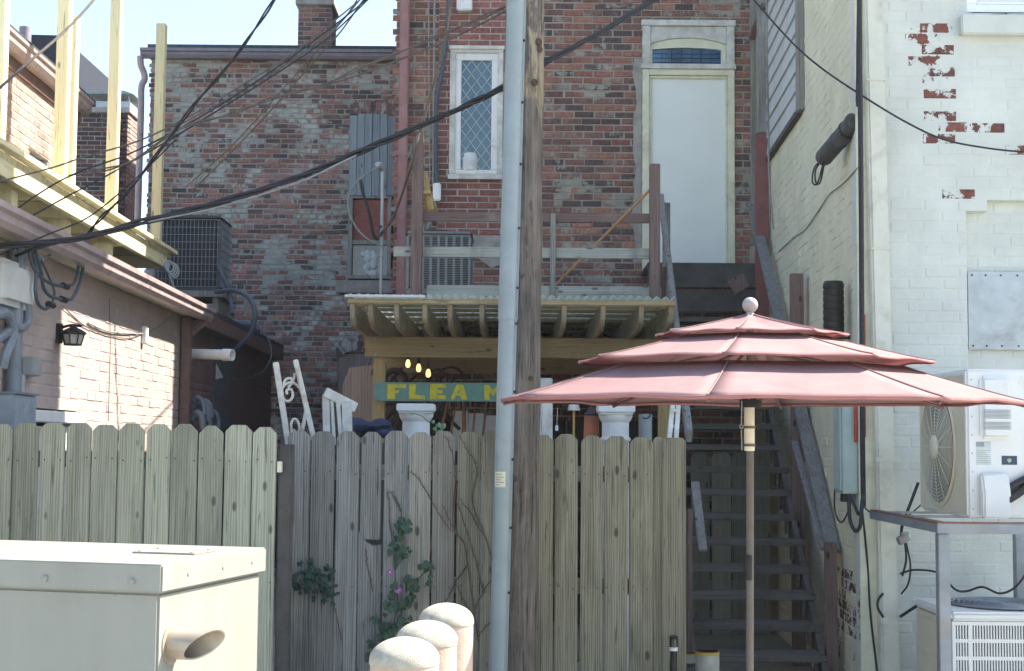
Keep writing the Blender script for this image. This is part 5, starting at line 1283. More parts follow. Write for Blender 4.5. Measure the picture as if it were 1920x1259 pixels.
# ladder rails at right
b = MB(); b.bar(P(1253, 840, 9.0), P(1262, 752, 9.15), .03, .06, side=X); b.bar(P(1266, 840, 9.0), P(1272, 752, 9.15), .03, .06, side=X); 
for py in (770, 800, 830): b.bar(P(1255, py, 9.06), P(1270, py, 9.06), .02, .02, side=Z)
for pxa, pxb in ((1253, 1253), (1266, 1266)): p = P(pxa, 840, 9.0); b.bar((p.x, 9.0, 0), p, .03, .06, side=X)
solo('white_step_ladder', b, M['white_old'], 'narrow worn white step ladder leaning behind the fence end', 'ladder', bevel=.003)
# scroll ironwork
iw = thing('iron_scroll_panel', P(552, 815, 8.8), 'rusty white wrought iron panel with scrolls rising above the fence', 'ironwork')
Yi = 8.75
def barpx(pts, r, nm):
    b = MB(); b.tube(smooth_path([P(x, y, Yi) for x, y in pts], 5), r, 8); return build(nm, b, M['rusty_white'], iw)
b = MB(); b.bar(P(517, 680, Yi), P(560, 960, Yi), .035, .03, side=X); build('upright', b, M['rusty_white'], iw, bevel=.004)
b = MB(); b.bar(P(554, 675, Yi), P(620, 960, Yi), .03, .03, side=X); build('upright', b, M['rusty_white'], iw, bevel=.004)
barpx([(553, 700), (549, 716), (540, 727), (535, 713)][:3], .008, 'scroll')
barpx([(568, 808), (573, 780), (572, 750), (562, 728), (548, 718), (534, 722), (528, 735), (533, 750), (543, 752), (549, 742), (546, 731), (538, 732), (538, 740)], .0085, 'scroll')
barpx([(531, 722), (536, 712), (545, 710), (548, 717)], .008, 'scroll')
barpx([(547, 812), (546, 795), (552, 786), (559, 792), (561, 805), (556, 812), (550, 806)], .008, 'scroll')
barpx([(563, 815), (568, 795), (573, 770)], .008, 'scroll')
# white slatted frame
wf_ = thing('slatted_chair', P(635, 815, 8.9), 'old white wooden slatted chair back poking over the fence', 'chair')
for a, c, w in (((611, 740), (613, 830), .045), ((622, 745), (627, 835), .02), ((633, 748), (640, 830), .025), ((650, 752), (652, 830), .06)):
    b = MB(); b.bar(P(*a, 8.8), P(*c, 8.8), w, .02, side=X); build('slat', b, M['white_old'], wf_, bevel=.003)
b = MB(); b.bar(P(609, 735, 8.78), P(668, 765, 8.83), .06, .025, side=Z); build('top_rail', b, M['white_old'], wf_, bevel=.004)
for px in (612, 652): p = P(px, 825, 8.8); b = MB(); b.box(p.x - .02, p.x + .02, 8.81, 8.85, 0, p.z); build('leg', b, M['white_old'], wf_)
# plywood sheet
b = MB(); b.prism([P(655, 690, 12.6), P(700, 684, 12.6), P(700, 1000, 12.6), P(640, 1000, 12.6), P(643, 720, 12.6)], (0, .018, 0)); solo('plywood_sheet', b, M['plywood'], 'bare plywood sheet with swirling grain left of the sign', 'plywood')
# pale panel and tool handles
a, c, z0, z1 = R4(846, 771, 935, 1200, 12.7); b = MB()
for i in range(3): xx = a + (c - a) * i / 3; b.box(xx + .003, xx + (c - a) / 3 - .003, 12.7, 12.72, 0, z1 - .02 * i)
b.box(a, c, 12.722, 12.75, z1 - .2, z1 - .12)
solo('pale_panel', b, M['plaster'], 'pale boarded panel standing behind the tool handles', 'panel', bevel=.003)
hd = [((838, 762), (822, 830), .022, 'short reddish tool handle leaning left, next to the pedestal'), ((853, 768), (842, 830), .014, 'thin reddish tool handle, second from the pedestal'), ((870, 760), (870, 830), .03, 'thick upright brown tool handle under the sign'), ((891, 762), (885, 835), .014, 'slim dark tool handle left of the one nearest the cable guard'), ((912, 762), (900, 860), .017, 'long dark tool handle nearest the cable guard')]
for a, c, w, lab in hd:
    A, C_ = P(*a, 12.25), P(*c, 12.1); d_ = (C_ - A); bt = A + d_ * (A.z / -d_.z) if d_.z else C_
    t = thing('tool_handle', (bt.x, bt.y, 0), lab, 'tool', 'wooden handles behind the fence')
    b = MB(); b.tube([A + (A - C_) * .15, A.lerp(C_, .5), bt], [w * .55, w * .6, w * .62], 8); build('shaft', b, M['tool'], t)
    b = MB(); b.lathe([(w * .4, -.02), (w * .75, 0), (w * .7, .03), (w * .3, .045)], A + (A - C_) * .15, (A - C_), 8); build('grip', b, M['tool'], t)
# dark clutter: saddle-like pile, cloth, lamp, tags
random.seed(8)
pile = thing('iron_wheel_pile', P(785, 800, 12.3), 'heap of dark rusty iron and leather under the left end of the sign', 'scrap')
b = MB(); b.torus(P(735, 790, 12.35), (0.3, 1, .1), .16, .02); b.torus(P(765, 800, 12.5), (-.2, 1, .2), .2, .018)
for i in range(14): a = P(rnd(725, 830), rnd(740, 800), rnd(12.3, 13)); b.bar(a, a + Vector((rnd(-.2, .2), rnd(-.1, .1), rnd(-.35, -.1))), .03, .02)
build('rims', b, M['junk'], pile)
b = MB()
for i in range(10): b.sphere(P(rnd(735, 830), rnd(770, 815), rnd(12.4, 13)), rnd(.06, .13), 9, 6)
c = P(770, 830, 12.7); b.box(c.x - .5, c.x + .5, 12.5, 13, 0, 1.65); build('heap', b, M['junk'], pile)
b = MB()
for px, py, h in ((738, 700, 60), (745, 690, 75), (770, 705, 40), (800, 708, 40), (830, 700, 80), (845, 708, 60), (860, 716, 40)):
    p = P(px, py, 13.2); b.tube(smooth_path([p + Vector((.05, 0, .0)), p + Vector((-.02, 0, -.08)), p + Vector((.03, 0, -.25)), p + Vector((0, 0, -.6))]), .012, 6)
p = P(740, 703, 13.1); b.torus(p + Z * -.06, YV, .1, .03, 20, 8); b.torus(P(845, 715, 13.2), YV, .13, .012, 24, 6); b.torus(P(820, 712, 13.0), YV, .09, .012, 24, 6)
solo('hanging_tack', b, M['junk'], 'dark hoops and straps hanging behind the lit bulbs', 'harness')
b = MB(); random.seed(4)
for i in range(14): b.sphere(P(rnd(655, 722), rnd(795, 815), rnd(10.6, 11.1)), rnd(.05, .1), 9, 6, sz=.6)
c = P(690, 835, 10.9); solo('cloth_bundle', b, M['denim'], 'dark blue cloth bundle behind the middle of the fence, left of the pedestal', 'cloth')
b = MB(); b.box(c.x - .2, c.x + .2, 10.6, 11.15, 0, 1.72); solo('wooden_crate', b, M['wood_dark'], 'tall dark wooden crate behind the fence, under the blue cloth bundle', 'crate', bevel=.008)
# things right of the pole
p = P(1076, 762, 11.5); lm = thing('table_lamp', (p.x, 11.5, 0), 'small white lampshade standing in the dark stall right of the pole', 'lamp')
b = MB(); zs_ = P(1076, 770, 11.5).z; b.lathe([(.052, 0), (.04, .048)], (p.x, 11.5, zs_), Z, 20); build('lamp_shade', b, M['plastic_white'], lm)
b = MB(); b.lathe([(.07, 0), (.07, .02), (.012, .05), (.012, zs_ + .03), (0, zs_ + .03)], (p.x, 11.5, 0), Z, 14); build('stem', b, M['brass'], lm)
bs = thing('white_boards', P(1030, 815, 9.0), 'worn white boards standing upright just right of the utility pole', 'boards')
b = MB(); p = P(1026, 756, 9.0); b.box(p.x - .035, p.x + .035, 9.0, 9.03, 0, p.z); build('board', b, M['white_old'], bs, bevel=.004)
b = MB(); p = P(1012, 765, 9.1); b.bar((p.x - .02, 9.1, 0), p, .03, .02); build('board', b, M['white_old'], bs, bevel=.003)
b = MB(); p, q = P(1008, 709, 11.4), P(1036, 716, 11.4); b.box(p.x, q.x, 11.4, 11.75, 0, p.z); bx_ = solo('white_box', b, M['white_old'], 'white box top showing above the umbrella tip beside the pole', 'box', bevel=.008)
b = MB(); p = P(1044, 803, 11.2); b.box(p.x - .012, p.x + .012, 11.2, 11.203, p.z - .02, p.z + .02); b.tube([(p.x, 11.201, p.z + .02), (p.x + .005, 11.201, p.z + .16)], .002, 5); solo('price_tag', b, M['plastic_white'], 'small blank white tag hanging in the dark stall', 'tag')
# dark shelf backing inside the stall
b = MB()
xx0, xx1 = P(880, 740, 13.6).x, P(1240, 740, 13.6).x
for z in (.5, 1.1, 1.75): b.box(xx0, xx1, 13.6, 14.0, z, z + .03)
for x in (xx0, (xx0 + xx1) / 2, xx1 - .03): b.box(x, x + .03, 13.6, 14.0, 0, 1.95)
b.box(xx0, xx1, 14.0, 14.02, 0, 1.95)
solo('dark_shelf', b, M['wood_dark'], 'dark wooden shelf unit deep inside the market stall', 'shelf', bevel=.003)

# ================================================================== ALLEY WALL FITTINGS
ec = thing('electrical_cabinet', CW(1592, 930, .1), 'pale mint steel electrical cabinet on the cream alley wall', 'cabinet')
ya, yb = 9.335, 9.64; za, zb = P(1600, 926, 9.4).z, P(1595, 735, 9.4).z
b = MB(); b.obox(cp(ya, .003, za), CD * (yb - ya), CN * .10, Z * (zb - za)); build('box', b, M['mint'], ec, bevel=.008)
b = MB(); b.obox(cp(ya + .03, .104, za + .02), CD * (yb - ya - .06), CN * .012, Z * (zb - za - .04)); build('door', b, M['mint'], ec, bevel=.005)
b = MB(); b.obox(cp(ya + .06, .094, za - .055), CD * .1, CN * -.06, Z * .05); build('cable_gland', b, M['iron'], ec)
for px, y0_, y1_, lab in ((1604, 740, 830, 'red tape strip hanging on the mint cabinet, left one'), (1619, 590, 820, 'long red tape strip along the corner cable')):
    b = MB(); yq = 9.30 if px < 1610 else 9.24; p0, p1 = P(px, y0_, yq), P(px + 1, y1_, yq); b.bar(p0, p1, .026, .004, side=X); solo('red_strip', b, M['red_tape'], lab, 'tape')
b = MB(); b.tube(smooth_path([CW(1591, 928, .16), CW(1594, 975, .16), CW(1604, 996, .16), CW(1613, 985, .16), CW(1616, 945, .14), CW(1618, 930, .12)]), .012, 7)
b.tube(smooth_path([CW(1594, 928, .18), CW(1604, 952, .17), CW(1610, 965, .15), CW(1618, 950, .13)]), .01, 7)
b.tube(smooth_path([CW(1566, 905, .02), CW(1565, 955, .03), CW(1577, 980, .06), CW(1592, 955, .1), CW(1596, 930, .14)]), .006, 6)
b.tube(smooth_path([CW(1616, 945, .1), P(1630, 960, 9.22), P(1648, 964, 9.2)]), .005, 6)
solo('cable_loops', b, M['cable'], 'black cable loops drooping under the mint cabinet', 'cable')
b = MB(); b.tube(smooth_path([CW(1611, -60, .03), CW(1612, 100, .03), CW(1614, 300, .03), CW(1616, 600, .03), CW(1617, 800, .05), CW(1619, 950, .04)]), .017, 8)
b.tube(smooth_path([CW(1608, 200, .04), CW(1609, 60, .035), CW(1612, -60, .04)]), .012, 7); b.tube(smooth_path([CW(1616, 950, .02), P(1626, 1050, 9.26), P(1632, 1150, 9.255), P(1644, 1255, 9.25), P(1648, 1300, 9.25)]), .007, 6)
solo('corner_cable', b, M['cable'], 'thick black cable running down the corner of the white building', 'cable')
spc = thing('splice_closure', CW(1568, 300, .2), 'dark cylindrical cable splice case hanging at an angle on the alley wall', 'cable box')
a, c = P(1603, 228, 9.35), P(1541, 300, 9.75); d_ = c - a; L_ = d_.length
b = MB(); r = .062; b.lathe([(.03, -.03), (r * .9, -.01), (r * 1.08, .0), (r * 1.08, .025), (r, .03), (r, L_ * .45), (r * 1.04, L_ * .46), (r * 1.04, L_ * .52), (r, L_ * .53), (r, L_ - .03), (r * .85, L_ - .005), (r * .4, L_)], a, d_, 24)
build('case', b, m_plain('dusty_black_plastic', (.05, .05, .048), .65, var=.3, dirt=(.10, .095, .085)), spc)
b = MB(); dn = d_.normalized(); b.lathe([(r * 1.01, L_ * .2), (r * 1.09, L_ * .205), (r * 1.09, L_ * .24), (r * 1.01, L_ * .245)], a, d_, 24); build('band', b, M['iron'], spc)
b = MB(); b.tube(smooth_path([a, a + Vector((.015, 0, .08)), CW(1609, 150, .04)]), .014, 8); b.tube(smooth_path([c, P(1527, 315, 9.75), P(1523, 340, 9.75), P(1530, 347, 9.74), P(1536, 335, 9.72), P(1544, 305, 9.7)]), .006, 6); b.tube(smooth_path([c, P(1529, 320, 9.72), P(1530, 343, 9.72), P(1538, 342, 9.7), P(1545, 310, 9.7)]), .006, 6); build('tail_cable', b, M['cable'], spc)
# ribbed black vent
rv_ = thing('ribbed_vent', CW(1565, 630, .12), 'black ribbed cylindrical vent on the cream alley wall above the umbrella', 'vent')
c = CW(1563, 580, .11); zA, zB = P(1563, 628, c.y).z, P(1563, 531, c.y).z; r = 19.5 * c.y / F; prof = [(r * .6, zA - .02)]
for i in range(8): z = zA + (zB - zA) * i / 8; h = (zB - zA) / 8; prof += [(r * .93, z), (r, z + h * .15), (r, z + h * .85), (r * .93, z + h * .98)]
prof += [(r * .9, zB + .01), (0, zB + .012)]
b = MB(); b.lathe(prof, (c.x, c.y, 0), Z, 26); build('body', b, M['iron'], rv_)
b = MB(); b.lathe([(r * 1.3, zA - .025), (r * 1.35, zA - .015), (r * 1.3, zA), (r, zA + .004)], (c.x, c.y, 0), Z, 24); b.obox(Vector((c.x, c.y, zA - .03)) - CN * .11, CD * .03, CN * .1, Z * .03); build('bracket', b, M['iron'], rv_)

# ================================================================== MINI-SPLIT, STAND, LOWER CONDENSER
g0 = P(1815, 975, 7.95); zS = g0.z; zt_ = P(1815, 692, 7.95).z
ms_ = thing('heat_pump', (g0.x + .18, 8.4, zS), 'white heat pump unit on the steel stand, its fan facing left', 'air conditioner')
mx0, mx1, my0, my1 = g0.x, g0.x + .36, 7.95, 8.86
b = MB(); b.box(mx0, mx1, my0, my1, zS + .012, zt_); build('casing', b, M['ac_white'], ms_, bevel=.014, seg=3)
b = MB(); b.box(mx0 - .0035, mx0 - .0005, my0 + .018, my1 - .01, zS + .03, zt_ - .03); build('fan_panel', b, M['ac_side_bounce'], ms_, bevel=.001)
cy_, cz_ = 8.47, zS + .40; R_ = .34
b = MB(); b.lathe([(R_ + .012, 0), (R_ + .016, .006), (R_ - .004, .012), (R_ - .012, .004), (R_ - .012, 0)], (mx0 - .0036, cy_, cz_), -X, 48); build('fan_ring', b, M['ac_side_bounce'], ms_)
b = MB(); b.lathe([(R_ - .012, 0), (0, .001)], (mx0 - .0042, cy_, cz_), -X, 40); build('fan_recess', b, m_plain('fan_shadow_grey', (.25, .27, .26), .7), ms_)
b = MB()
for i in range(15): b.torus((mx0 - .026 + .012 * (i / 14) ** 2, cy_, cz_), -X, .05 + (R_ - .06) * i / 14, .0022, 44, 5)
for i in range(16): a = i * math.pi / 8; b.tube([(mx0 - .027, cy_ + .05 * math.cos(a), cz_ + .05 * math.sin(a)), (mx0 - .022, cy_ + .2 * math.cos(a), cz_ + .2 * math.sin(a)), (mx0 - .008, cy_ + R_ * math.cos(a), cz_ + R_ * math.sin(a))], .003, 5)
build('fan_guard', b, M['ac_side_bounce'], ms_)
b = MB(); b.torus((mx0 - .012, cy_, cz_), -X, R_ - .02, .006, 48, 6, arc=.5); b2 = b; build('fan_rim_rust', b, M['can_lid'], ms_)
b = MB(); b.lathe([(.075, 0), (.07, .01), (.05, .02), (0, .024)], (mx0 - .026, cy_, cz_), -X, 24); build('fan_hub', b, M['ac_side_bounce'], ms_)
# end-panel features (facing the camera)
def R4m(a, b_, c, d, Y): return R4(a, b_, c, d, Y)
x0, x1, z0, z1 = R4(1836, 706, 1895, 824, my0)
b = MB(); b.box(x0, x1, my0 - .035, my0 + .04, z0, z1); hc = build('louvred_cover', b, M['ac_white'], ms_, bevel=.022, seg=3)
b = MB()
for i in range(6): b.box(x0 + .012, x1 - .012, my0 - .0375, my0 - .0348, z0 + .055 + .0075 * i, z0 + .0585 + .0075 * i)
for i in range(7): b.box(x0 + .012, x1 - .012, my0 - .0375, my0 - .0348, z0 + .115 + .0075 * i, z0 + .1185 + .0075 * i)
build('slot_lines', b, M['steel_blue'], hc, smooth=False)
x0, x1, z0, z1 = R4(1836, 888, 1888, 972, my0)
b = MB(); b.prism([(x0, my0 + .001, z0), (x0, my0 - .07, z0), (x0, my0 - .075, z0 + (z1 - z0) * .55), (x0, my0 - .04, z1), (x0, my0 + .001, z1)], (x1 - x0, 0, 0)); build('valve_cover', b, M['ac_white'], ms_, bevel=.012, seg=3)
for a, c, mat, nm in (((1830, 828), (1858, 872), m_plain('pale_info_label', (.50, .55, .54), .5, bump=0), 'info_label'), ((1830, 829), (1845, 838), M['steel_blue'], 'label_header'), ((1878, 855), (1907, 872), M['navy_label'], 'brand_label'), ((1799, 779), (1806, 791), M['steel_blue'], 'side_mark')):
    if nm == 'side_mark': continue
    x0, x1, z0, z1 = R4(a[0], a[1], c[0], c[1], my0); e = .0016 if nm == 'label_header' else .0008
    b = MB(); b.box(x0, x1, my0 - e, my0 + .001, z0, z1); lab_ = build(nm, b, mat, ms_, smooth=False)
    if nm == 'info_label':
        b = MB()
        for i in range(7): b.box(x0 + .006, x1 - .006 - .012 * (i % 3), my0 - .0012, my0 - .0007, z0 + .012 + .011 * i, z0 + .0145 + .011 * i)
        build('print_lines', b, M['ink'], lab_, smooth=False)
    if nm == 'brand_label':
        xm_ = (x0 + x1) / 2; zm_ = (z0 + z1) / 2; b = MB(); w_ = .014; h_ = .009
        b.prism([(xm_ - w_, my0 - .0013, zm_), (xm_, my0 - .0013, zm_ - h_ * 1.6), (xm_ + w_, my0 - .0013, zm_)], (0, .0005, 0)); build('emblem_lower', b, m_plain('pale_blue_mark', (.35, .55, .62), .5, bump=0), lab_, smooth=False)
        b = MB(); b.prism([(xm_ - w_, my0 - .0013, zm_ + .002), (xm_ + w_, my0 - .0013, zm_ + .002), (xm_ + w_ * .5, my0 - .0013, zm_ + h_), (xm_ - w_ * .5, my0 - .0013, zm_ + h_)], (0, .0005, 0)); build('emblem_upper', b, M['letter'], lab_, smooth=False)
b = MB()
for i in range(8): z = zS + .06 + i * (zt_ - zS - .12) / 7; b.lathe([(.005, 0), (.004, .003), (0, .004)], (mx0 + .03, my0 - .0005, z), -YV, 8)
build('screw', b, M['sheet'], ms_)
b = MB(); b.tube(smooth_path([P(1888, 920, my0 - .03), P(1905, 908, my0 - .03), P(1940, 890, my0 - .02), P(1990, 862, 8.1), P(2010, 850, 8.7), P(2010, 845, 9.32)]), .022, 10); b.tube(smooth_path([P(1886, 940, my0 - .045), P(1905, 928, my0 - .04), P(1940, 905, my0 - .03), P(1995, 876, 8.1), P(2018, 868, 8.7), P(2018, 862, 9.32)]), .024, 10)
solo('insulated_pipes', b, M['rubber'], 'two black insulated pipes leaving the heat pump to the right', 'pipe')
# stand
sd2 = thing('steel_stand', P(1771, 1259, 7.8), 'blue grey steel stand carrying the white heat pump', 'stand')
lx0, lx1, lz0_, lz1_ = R4(1761, 1001, 1783, 1259, 7.72)
b = MB(); b.box(lx0, lx1, 7.72, 7.78, 0, zS - .065); build('leg', b, M['steel_blue'], sd2, bevel=.004)
for yy in (7.72, 8.95): b = MB(); b.box(lx0 + .85, lx0 + .91, yy, yy + .06, 0, zS - .065); build('leg', b, M['steel_blue'], sd2, bevel=.004)
b = MB(); b.box(lx0 - .01, lx0 + 1.0, 7.70, 7.76, zS - .062, zS - .008); build('crossbar', b, M['steel_blue'], sd2, bevel=.003)
b = MB(); b.box(lx0 - .01, lx0 + .05, 7.765, 9.15, zS - .06, zS - .01); build('side_rail', b, M['steel_blue'], sd2, bevel=.003)
b = MB(); b.box(lx0 - .01, lx0 + 1.0, 7.701, 7.759, zS - .0075, zS - .001); b.box(lx0 - .009, lx0 + .049, 7.76, 9.15, zS - .0095, zS - .001); build('rust_edge', b, M['can_lid'], sd2, bevel=.001)
b = MB()
for yy in (8.15, 8.62): b.box(lx0 - .01, lx0 + 1.0, yy, yy + .05, zS - .0008, zS + .0118)
build('foot', b, M['steel_blue'], ms_, bevel=.002)
# lower condenser
q0 = P(1785, 1148, 7.95); zL = q0.z
lc = thing('ground_condenser', (q0.x + .4, 8.3, 0), 'white ground air conditioner with slotted grille under the steel stand', 'air conditioner')
lx, ly0, ly1 = q0.x, 7.95, 8.68; LW_ = .82
b = MB(); b.box(lx + .02, lx + LW_ - .02, ly0 + .02, ly1 - .02, .1, zL - .03); build('coil_core', b, M['ac_dark'], lc)
b = MB(); b.box(lx - .006, lx + LW_ + .006, ly0 - .006, ly1 + .006, zL - .05, zL); build('top_cover', b, M['ac_white'], lc, bevel=.016, seg=3)
b = MB(); b.lathe([(.31, 0), (.0, .001)], (lx + LW_ / 2, (ly0 + ly1) / 2, zL + .001), Z, 36); fg = build('fan_opening', b, M['ac_dark'], lc)
b = MB()
for i in range(10): b.torus((lx + LW_ / 2, (ly0 + ly1) / 2, zL + .012), Z, .04 + .03 * i, .0035, 40, 5)
for i in range(10): a = i * math.pi / 10; b.tube([(lx + LW_ / 2 + .31 * math.cos(a), (ly0 + ly1) / 2 + .31 * math.sin(a), zL + .01), (lx + LW_ / 2 - .31 * math.cos(a), (ly0 + ly1) / 2 - .31 * math.sin(a), zL + .01)], .003, 5)
build('fan_guard', b, M['steel_blue'], lc)
# side panel with creases
b = MB(); z = .1
while z < zL - .06: zz = min(z + .105, zL - .052); b.obox((lx - .001, ly0 + .03, z), (0, ly1 - ly0 - .06, 0), (.02, 0, 0), (0, 0, zz - z - .006)); z += .105
b.box(lx + .004, lx + .018, ly0 + .03, ly1 - .03, .1, zL - .055)
build('side_panel', b, M['ac_side_bounce'], lc, bevel=.003)
b = MB(); rows = []; z = zL - .052
cw_ = [(lx + .004, lx + .085), (lx + .115, lx + LW_ - .1), (lx + LW_ - .08, lx + LW_ - .004)]
b.box(lx, lx + .02, ly0 + .0, ly0 + .03, .1, zL - .052); b.box(lx + .088, lx + .112, ly0, ly0 + .018, .1, zL - .052); b.box(lx + LW_ - .1, lx + LW_ - .08, ly0, ly0 + .018, .1, zL - .052); b.box(lx + LW_ - .02, lx + LW_, ly0, ly0 + .03, .1, zL - .052)
while z > .2:
    for a, c in ((lx + .02, lx + .088), (lx + .112, lx + LW_ - .1)): b.box(a, c, ly0 + .001, ly0 + .017, z - .02, z)
    x = lx + .027
    while x < lx + LW_ - .11:
        if not (lx + .084 < x < lx + .114): b.box(x, x + .0075, ly0 + .002, ly0 + .016, z - .095, z - .02)
        x += .0155
    z -= .095
build('front_grille', b, M['ac_white'], lc, smooth=False)
b = MB(); b.box(lx - .01, lx + LW_ + .01, ly0 - .01, ly1 + .01, .04, .1); build('base_pan', b, M['ac_side_bounce'], lc, bevel=.006)
b = MB(); b.box(lx - .1, lx + LW_ + .1, ly0 - .08, ly1 + .08, .004, .04); build('pad', b, M['concrete'], lc, bevel=.006)
# cables round the stand
b = MB(); b.tube(smooth_path([P(1722, 905, 9.0), P(1705, 950, 9.0), P(1692, 985, 9.05), P(1690, 1010, 9.1)]), .01, 7); b.tube(smooth_path([P(1735, 940, 9.05), P(1706, 965, 9.05), P(1690, 975, 9.1)]), .005, 6)
b.tube(smooth_path([P(1697, 1018, 9.05), P(1699, 1050, 9.05), P(1692, 1080, 9.15)]), .007, 6); b.tube(smooth_path([P(1699, 1018, 9.05), P(1707, 1060, 9.05), P(1703, 1095, 9.1), P(1690, 1114, 9.15)]), .006, 6)
b.tube(smooth_path([P(1688, 1076, 9.15), P(1715, 1069, 9.1), P(1760, 1075, 8.95), P(1790, 1105, 8.9), P(1812, 1109, 8.9), P(1842, 1101, 8.9), P(1875, 1113, 8.9), P(1905, 1100, 8.9), P(1935, 1060, 8.9)]), .007, 6)
b.tube(smooth_path([P(1656, 1113, 9.1), P(1647, 1125, 9.1), P(1646, 1140, 9.1), P(1656, 1158, 9.1)]), .008, 6); b.tube(smooth_path([P(1689, 1156, 9.15), P(1718, 1137, 8.9), P(1740, 1125, 8.75)]), .01, 6)
solo('slack_cables', b, M['cable'], 'slack black cables strung behind the steel stand beside the downspout', 'cable')
b = MB(); p = P(1692, 1011, 9.02); b.bar(P(1684, 1016, 9.0), P(1702, 1006, 9.02), .05, .04, side=Z); b.bar(P(1688, 1002, 9.0), P(1703, 1000, 9.02), .03, .02); solo('cable_clamp', b, M['cable_grey'], 'small grey cable clamp box at the downspout edge', 'clamp', bevel=.005)

# ================================================================== LEFT WALL FITTINGS
ln_ = thing('wall_lantern', LW(108, 620, .0), 'black coach lantern on the pink painted wall', 'lantern')
b = MB(); c = LW(107, 620, .0); b.obox(c + Z * -.085 - LD * .035, LD * .07, LN * .03, Z * .13); c2 = c + LN * .16 + Z * .01; b.tube(smooth_path([c + LN * .03 + Z * .02, c + LN * .09 + Z * .035, c2 + Z * .02]), .01, 8); build('bracket', b, M['iron'], ln_, bevel=.003)
b = MB(); lc_ = P(137, 628, c2.y - .02); b.lathe([(.0, .065), (.018, .06), (.022, .052), (.03, .045), (.062, .03), (.088, .012), (.088, .004), (.08, .0)], lc_, Z, 8); build('roof', b, M['iron'], ln_, angle=20)
b = MB(); b.lathe([(.07, 0), (.052, -.062), (0, -.064)], lc_, Z, 8); build('glass', b, m_plain('dusty_lantern_glass', (.42, .40, .34), .3), ln_, angle=20)
b = MB()
for k in range(8): a = 2 * math.pi * k / 8; b.tube([lc_ + Vector((.074 * math.cos(a), .074 * math.sin(a), 0)), lc_ + Vector((.055 * math.cos(a), .055 * math.sin(a), -.066))], .004, 5)
b.torus(lc_ + Z * -.066, Z, .055, .005, 16, 6); build('cage', b, M['iron'], ln_)
mt_ = thing('meter_box', LW(15, 530, .0), 'rounded pale plastic meter box at the far left of the wall', 'meter')
a, c = LW(-30, 528, .0), LW(27, 528, .0); z0, z1 = LW(20, 572, .12).z, LW(20, 485, .12).z
b = MB(); b.obox(Vector((a.x, a.y, z0)) , LD * (c.y - a.y) , LN * .13, Z * (z1 - z0)); build('cover', b, M['plastic_meter'], mt_, bevel=.035, seg=4)
b = MB(); b.obox(Vector((a.x, a.y, z0 - .06)), LD * (c.y - a.y - .05), LN * .08, Z * .055); build('socket', b, M['conduit_blue'], mt_, bevel=.006)
b = MB(); b.tube(smooth_path([LW(30, 470, .06), LW(29, 560, .06), LW(26, 690, .06), LW(22, 860, .06)]), .045, 12)
b.tube(smooth_path([LW(38, 465, .09), LW(40, 520, .1), LW(50, 560, .1), LW(52, 600, .1), LW(42, 615, .1), LW(25, 616, .1), LW(5, 630, .12), LW(-10, 640, .12)]), .026, 9)
b.tube(smooth_path([LW(-8, 590, .1), LW(8, 588, .12), LW(20, 600, .12), LW(24, 630, .12), LW(12, 660, .12), LW(4, 690, .1)]), .03, 9)
solo('service_conduits', b, M['conduit_blue'], 'thick blue grey conduits down the left wall beside the meter box', 'conduit')
eb = thing('switch_box', LW(12, 800, .0), 'blue grey electrical switch box low on the left wall above the fence', 'electrical box')
a, c = LW(-20, 770, 0), LW(24, 770, 0); b = MB(); z0, z1 = .9, LW(20, 738, .14).z; b.obox(Vector((a.x, a.y, z0)), LD * (c.y - a.y), LN * .14, Z * (z1 - z0)); build('box', b, m_plain('blue_grey_box_paint', (.26, .31, .35), .5), eb, bevel=.008)
b = MB(); b.obox(Vector((a.x, a.y - .01, z1 + .001)), LD * (c.y - a.y + .02), LN * .15, Z * .012); build('lid', b, M['conduit_blue'], eb)
jb = thing('junction_box', LW(48, 686, 0), 'small grey junction box on a thin conduit, right of the switch box', 'electrical box')
a, c = LW(41, 690, 0), LW(57, 690, 0); z0, z1 = LW(48, 703, .05).z, LW(48, 667, .05).z; b = MB(); b.obox(Vector((a.x, a.y, z0)), LD * (c.y - a.y), LN * .07, Z * (z1 - z0)); build('box', b, M['galv_pipe'], jb, bevel=.006)
b = MB(); b.tube([LW(43, 703, .04), LW(36, 860, .04)], .014, 8); build('conduit', b, M['galv_pipe'], jb)
lp_ = thing('cable_loops', LW(80, 560, .1), 'tangle of dark cable loops hanging above the lantern', 'cable')
for pts, r in (([(55, 470), (60, 495), (72, 515), (95, 532), (122, 538)], .011), ([(122, 538), (140, 530), (147, 500), (153, 462), (160, 440)], .010), ([(62, 475), (68, 510), (66, 545), (72, 570), (84, 580), (96, 574)], .011), ([(66, 470), (76, 505), (82, 540), (95, 556), (118, 562)], .011), ([(118, 562), (135, 560), (148, 535), (156, 500), (162, 445)], .011), ([(78, 490), (92, 520), (102, 548), (98, 568), (94, 572)], .007)):
    b = MB(); b.tube(smooth_path([LW(x, y, .16) for x, y in pts]), r, 7); build('loop', b, M['cable_navy'], lp_)
for px, py in ((122, 537), (119, 562), (95, 572)): b = MB(); p = LW(px, py, .16); b.tube([p - LD * .05 , p + LD * .05], .02, 8); build('connector', b, M['cable'], lp_)
b = MB(); b.tube(smooth_path([LW(65, 486, .14), LW(80, 485, .12), LW(95, 478, .1), LW(112, 466, .16)]), .008, 6); b.torus(LW(76, 486, .14), (1, -.2, .2), .025, .006, 16, 6); build('hook', b, M['galv'], lp_)
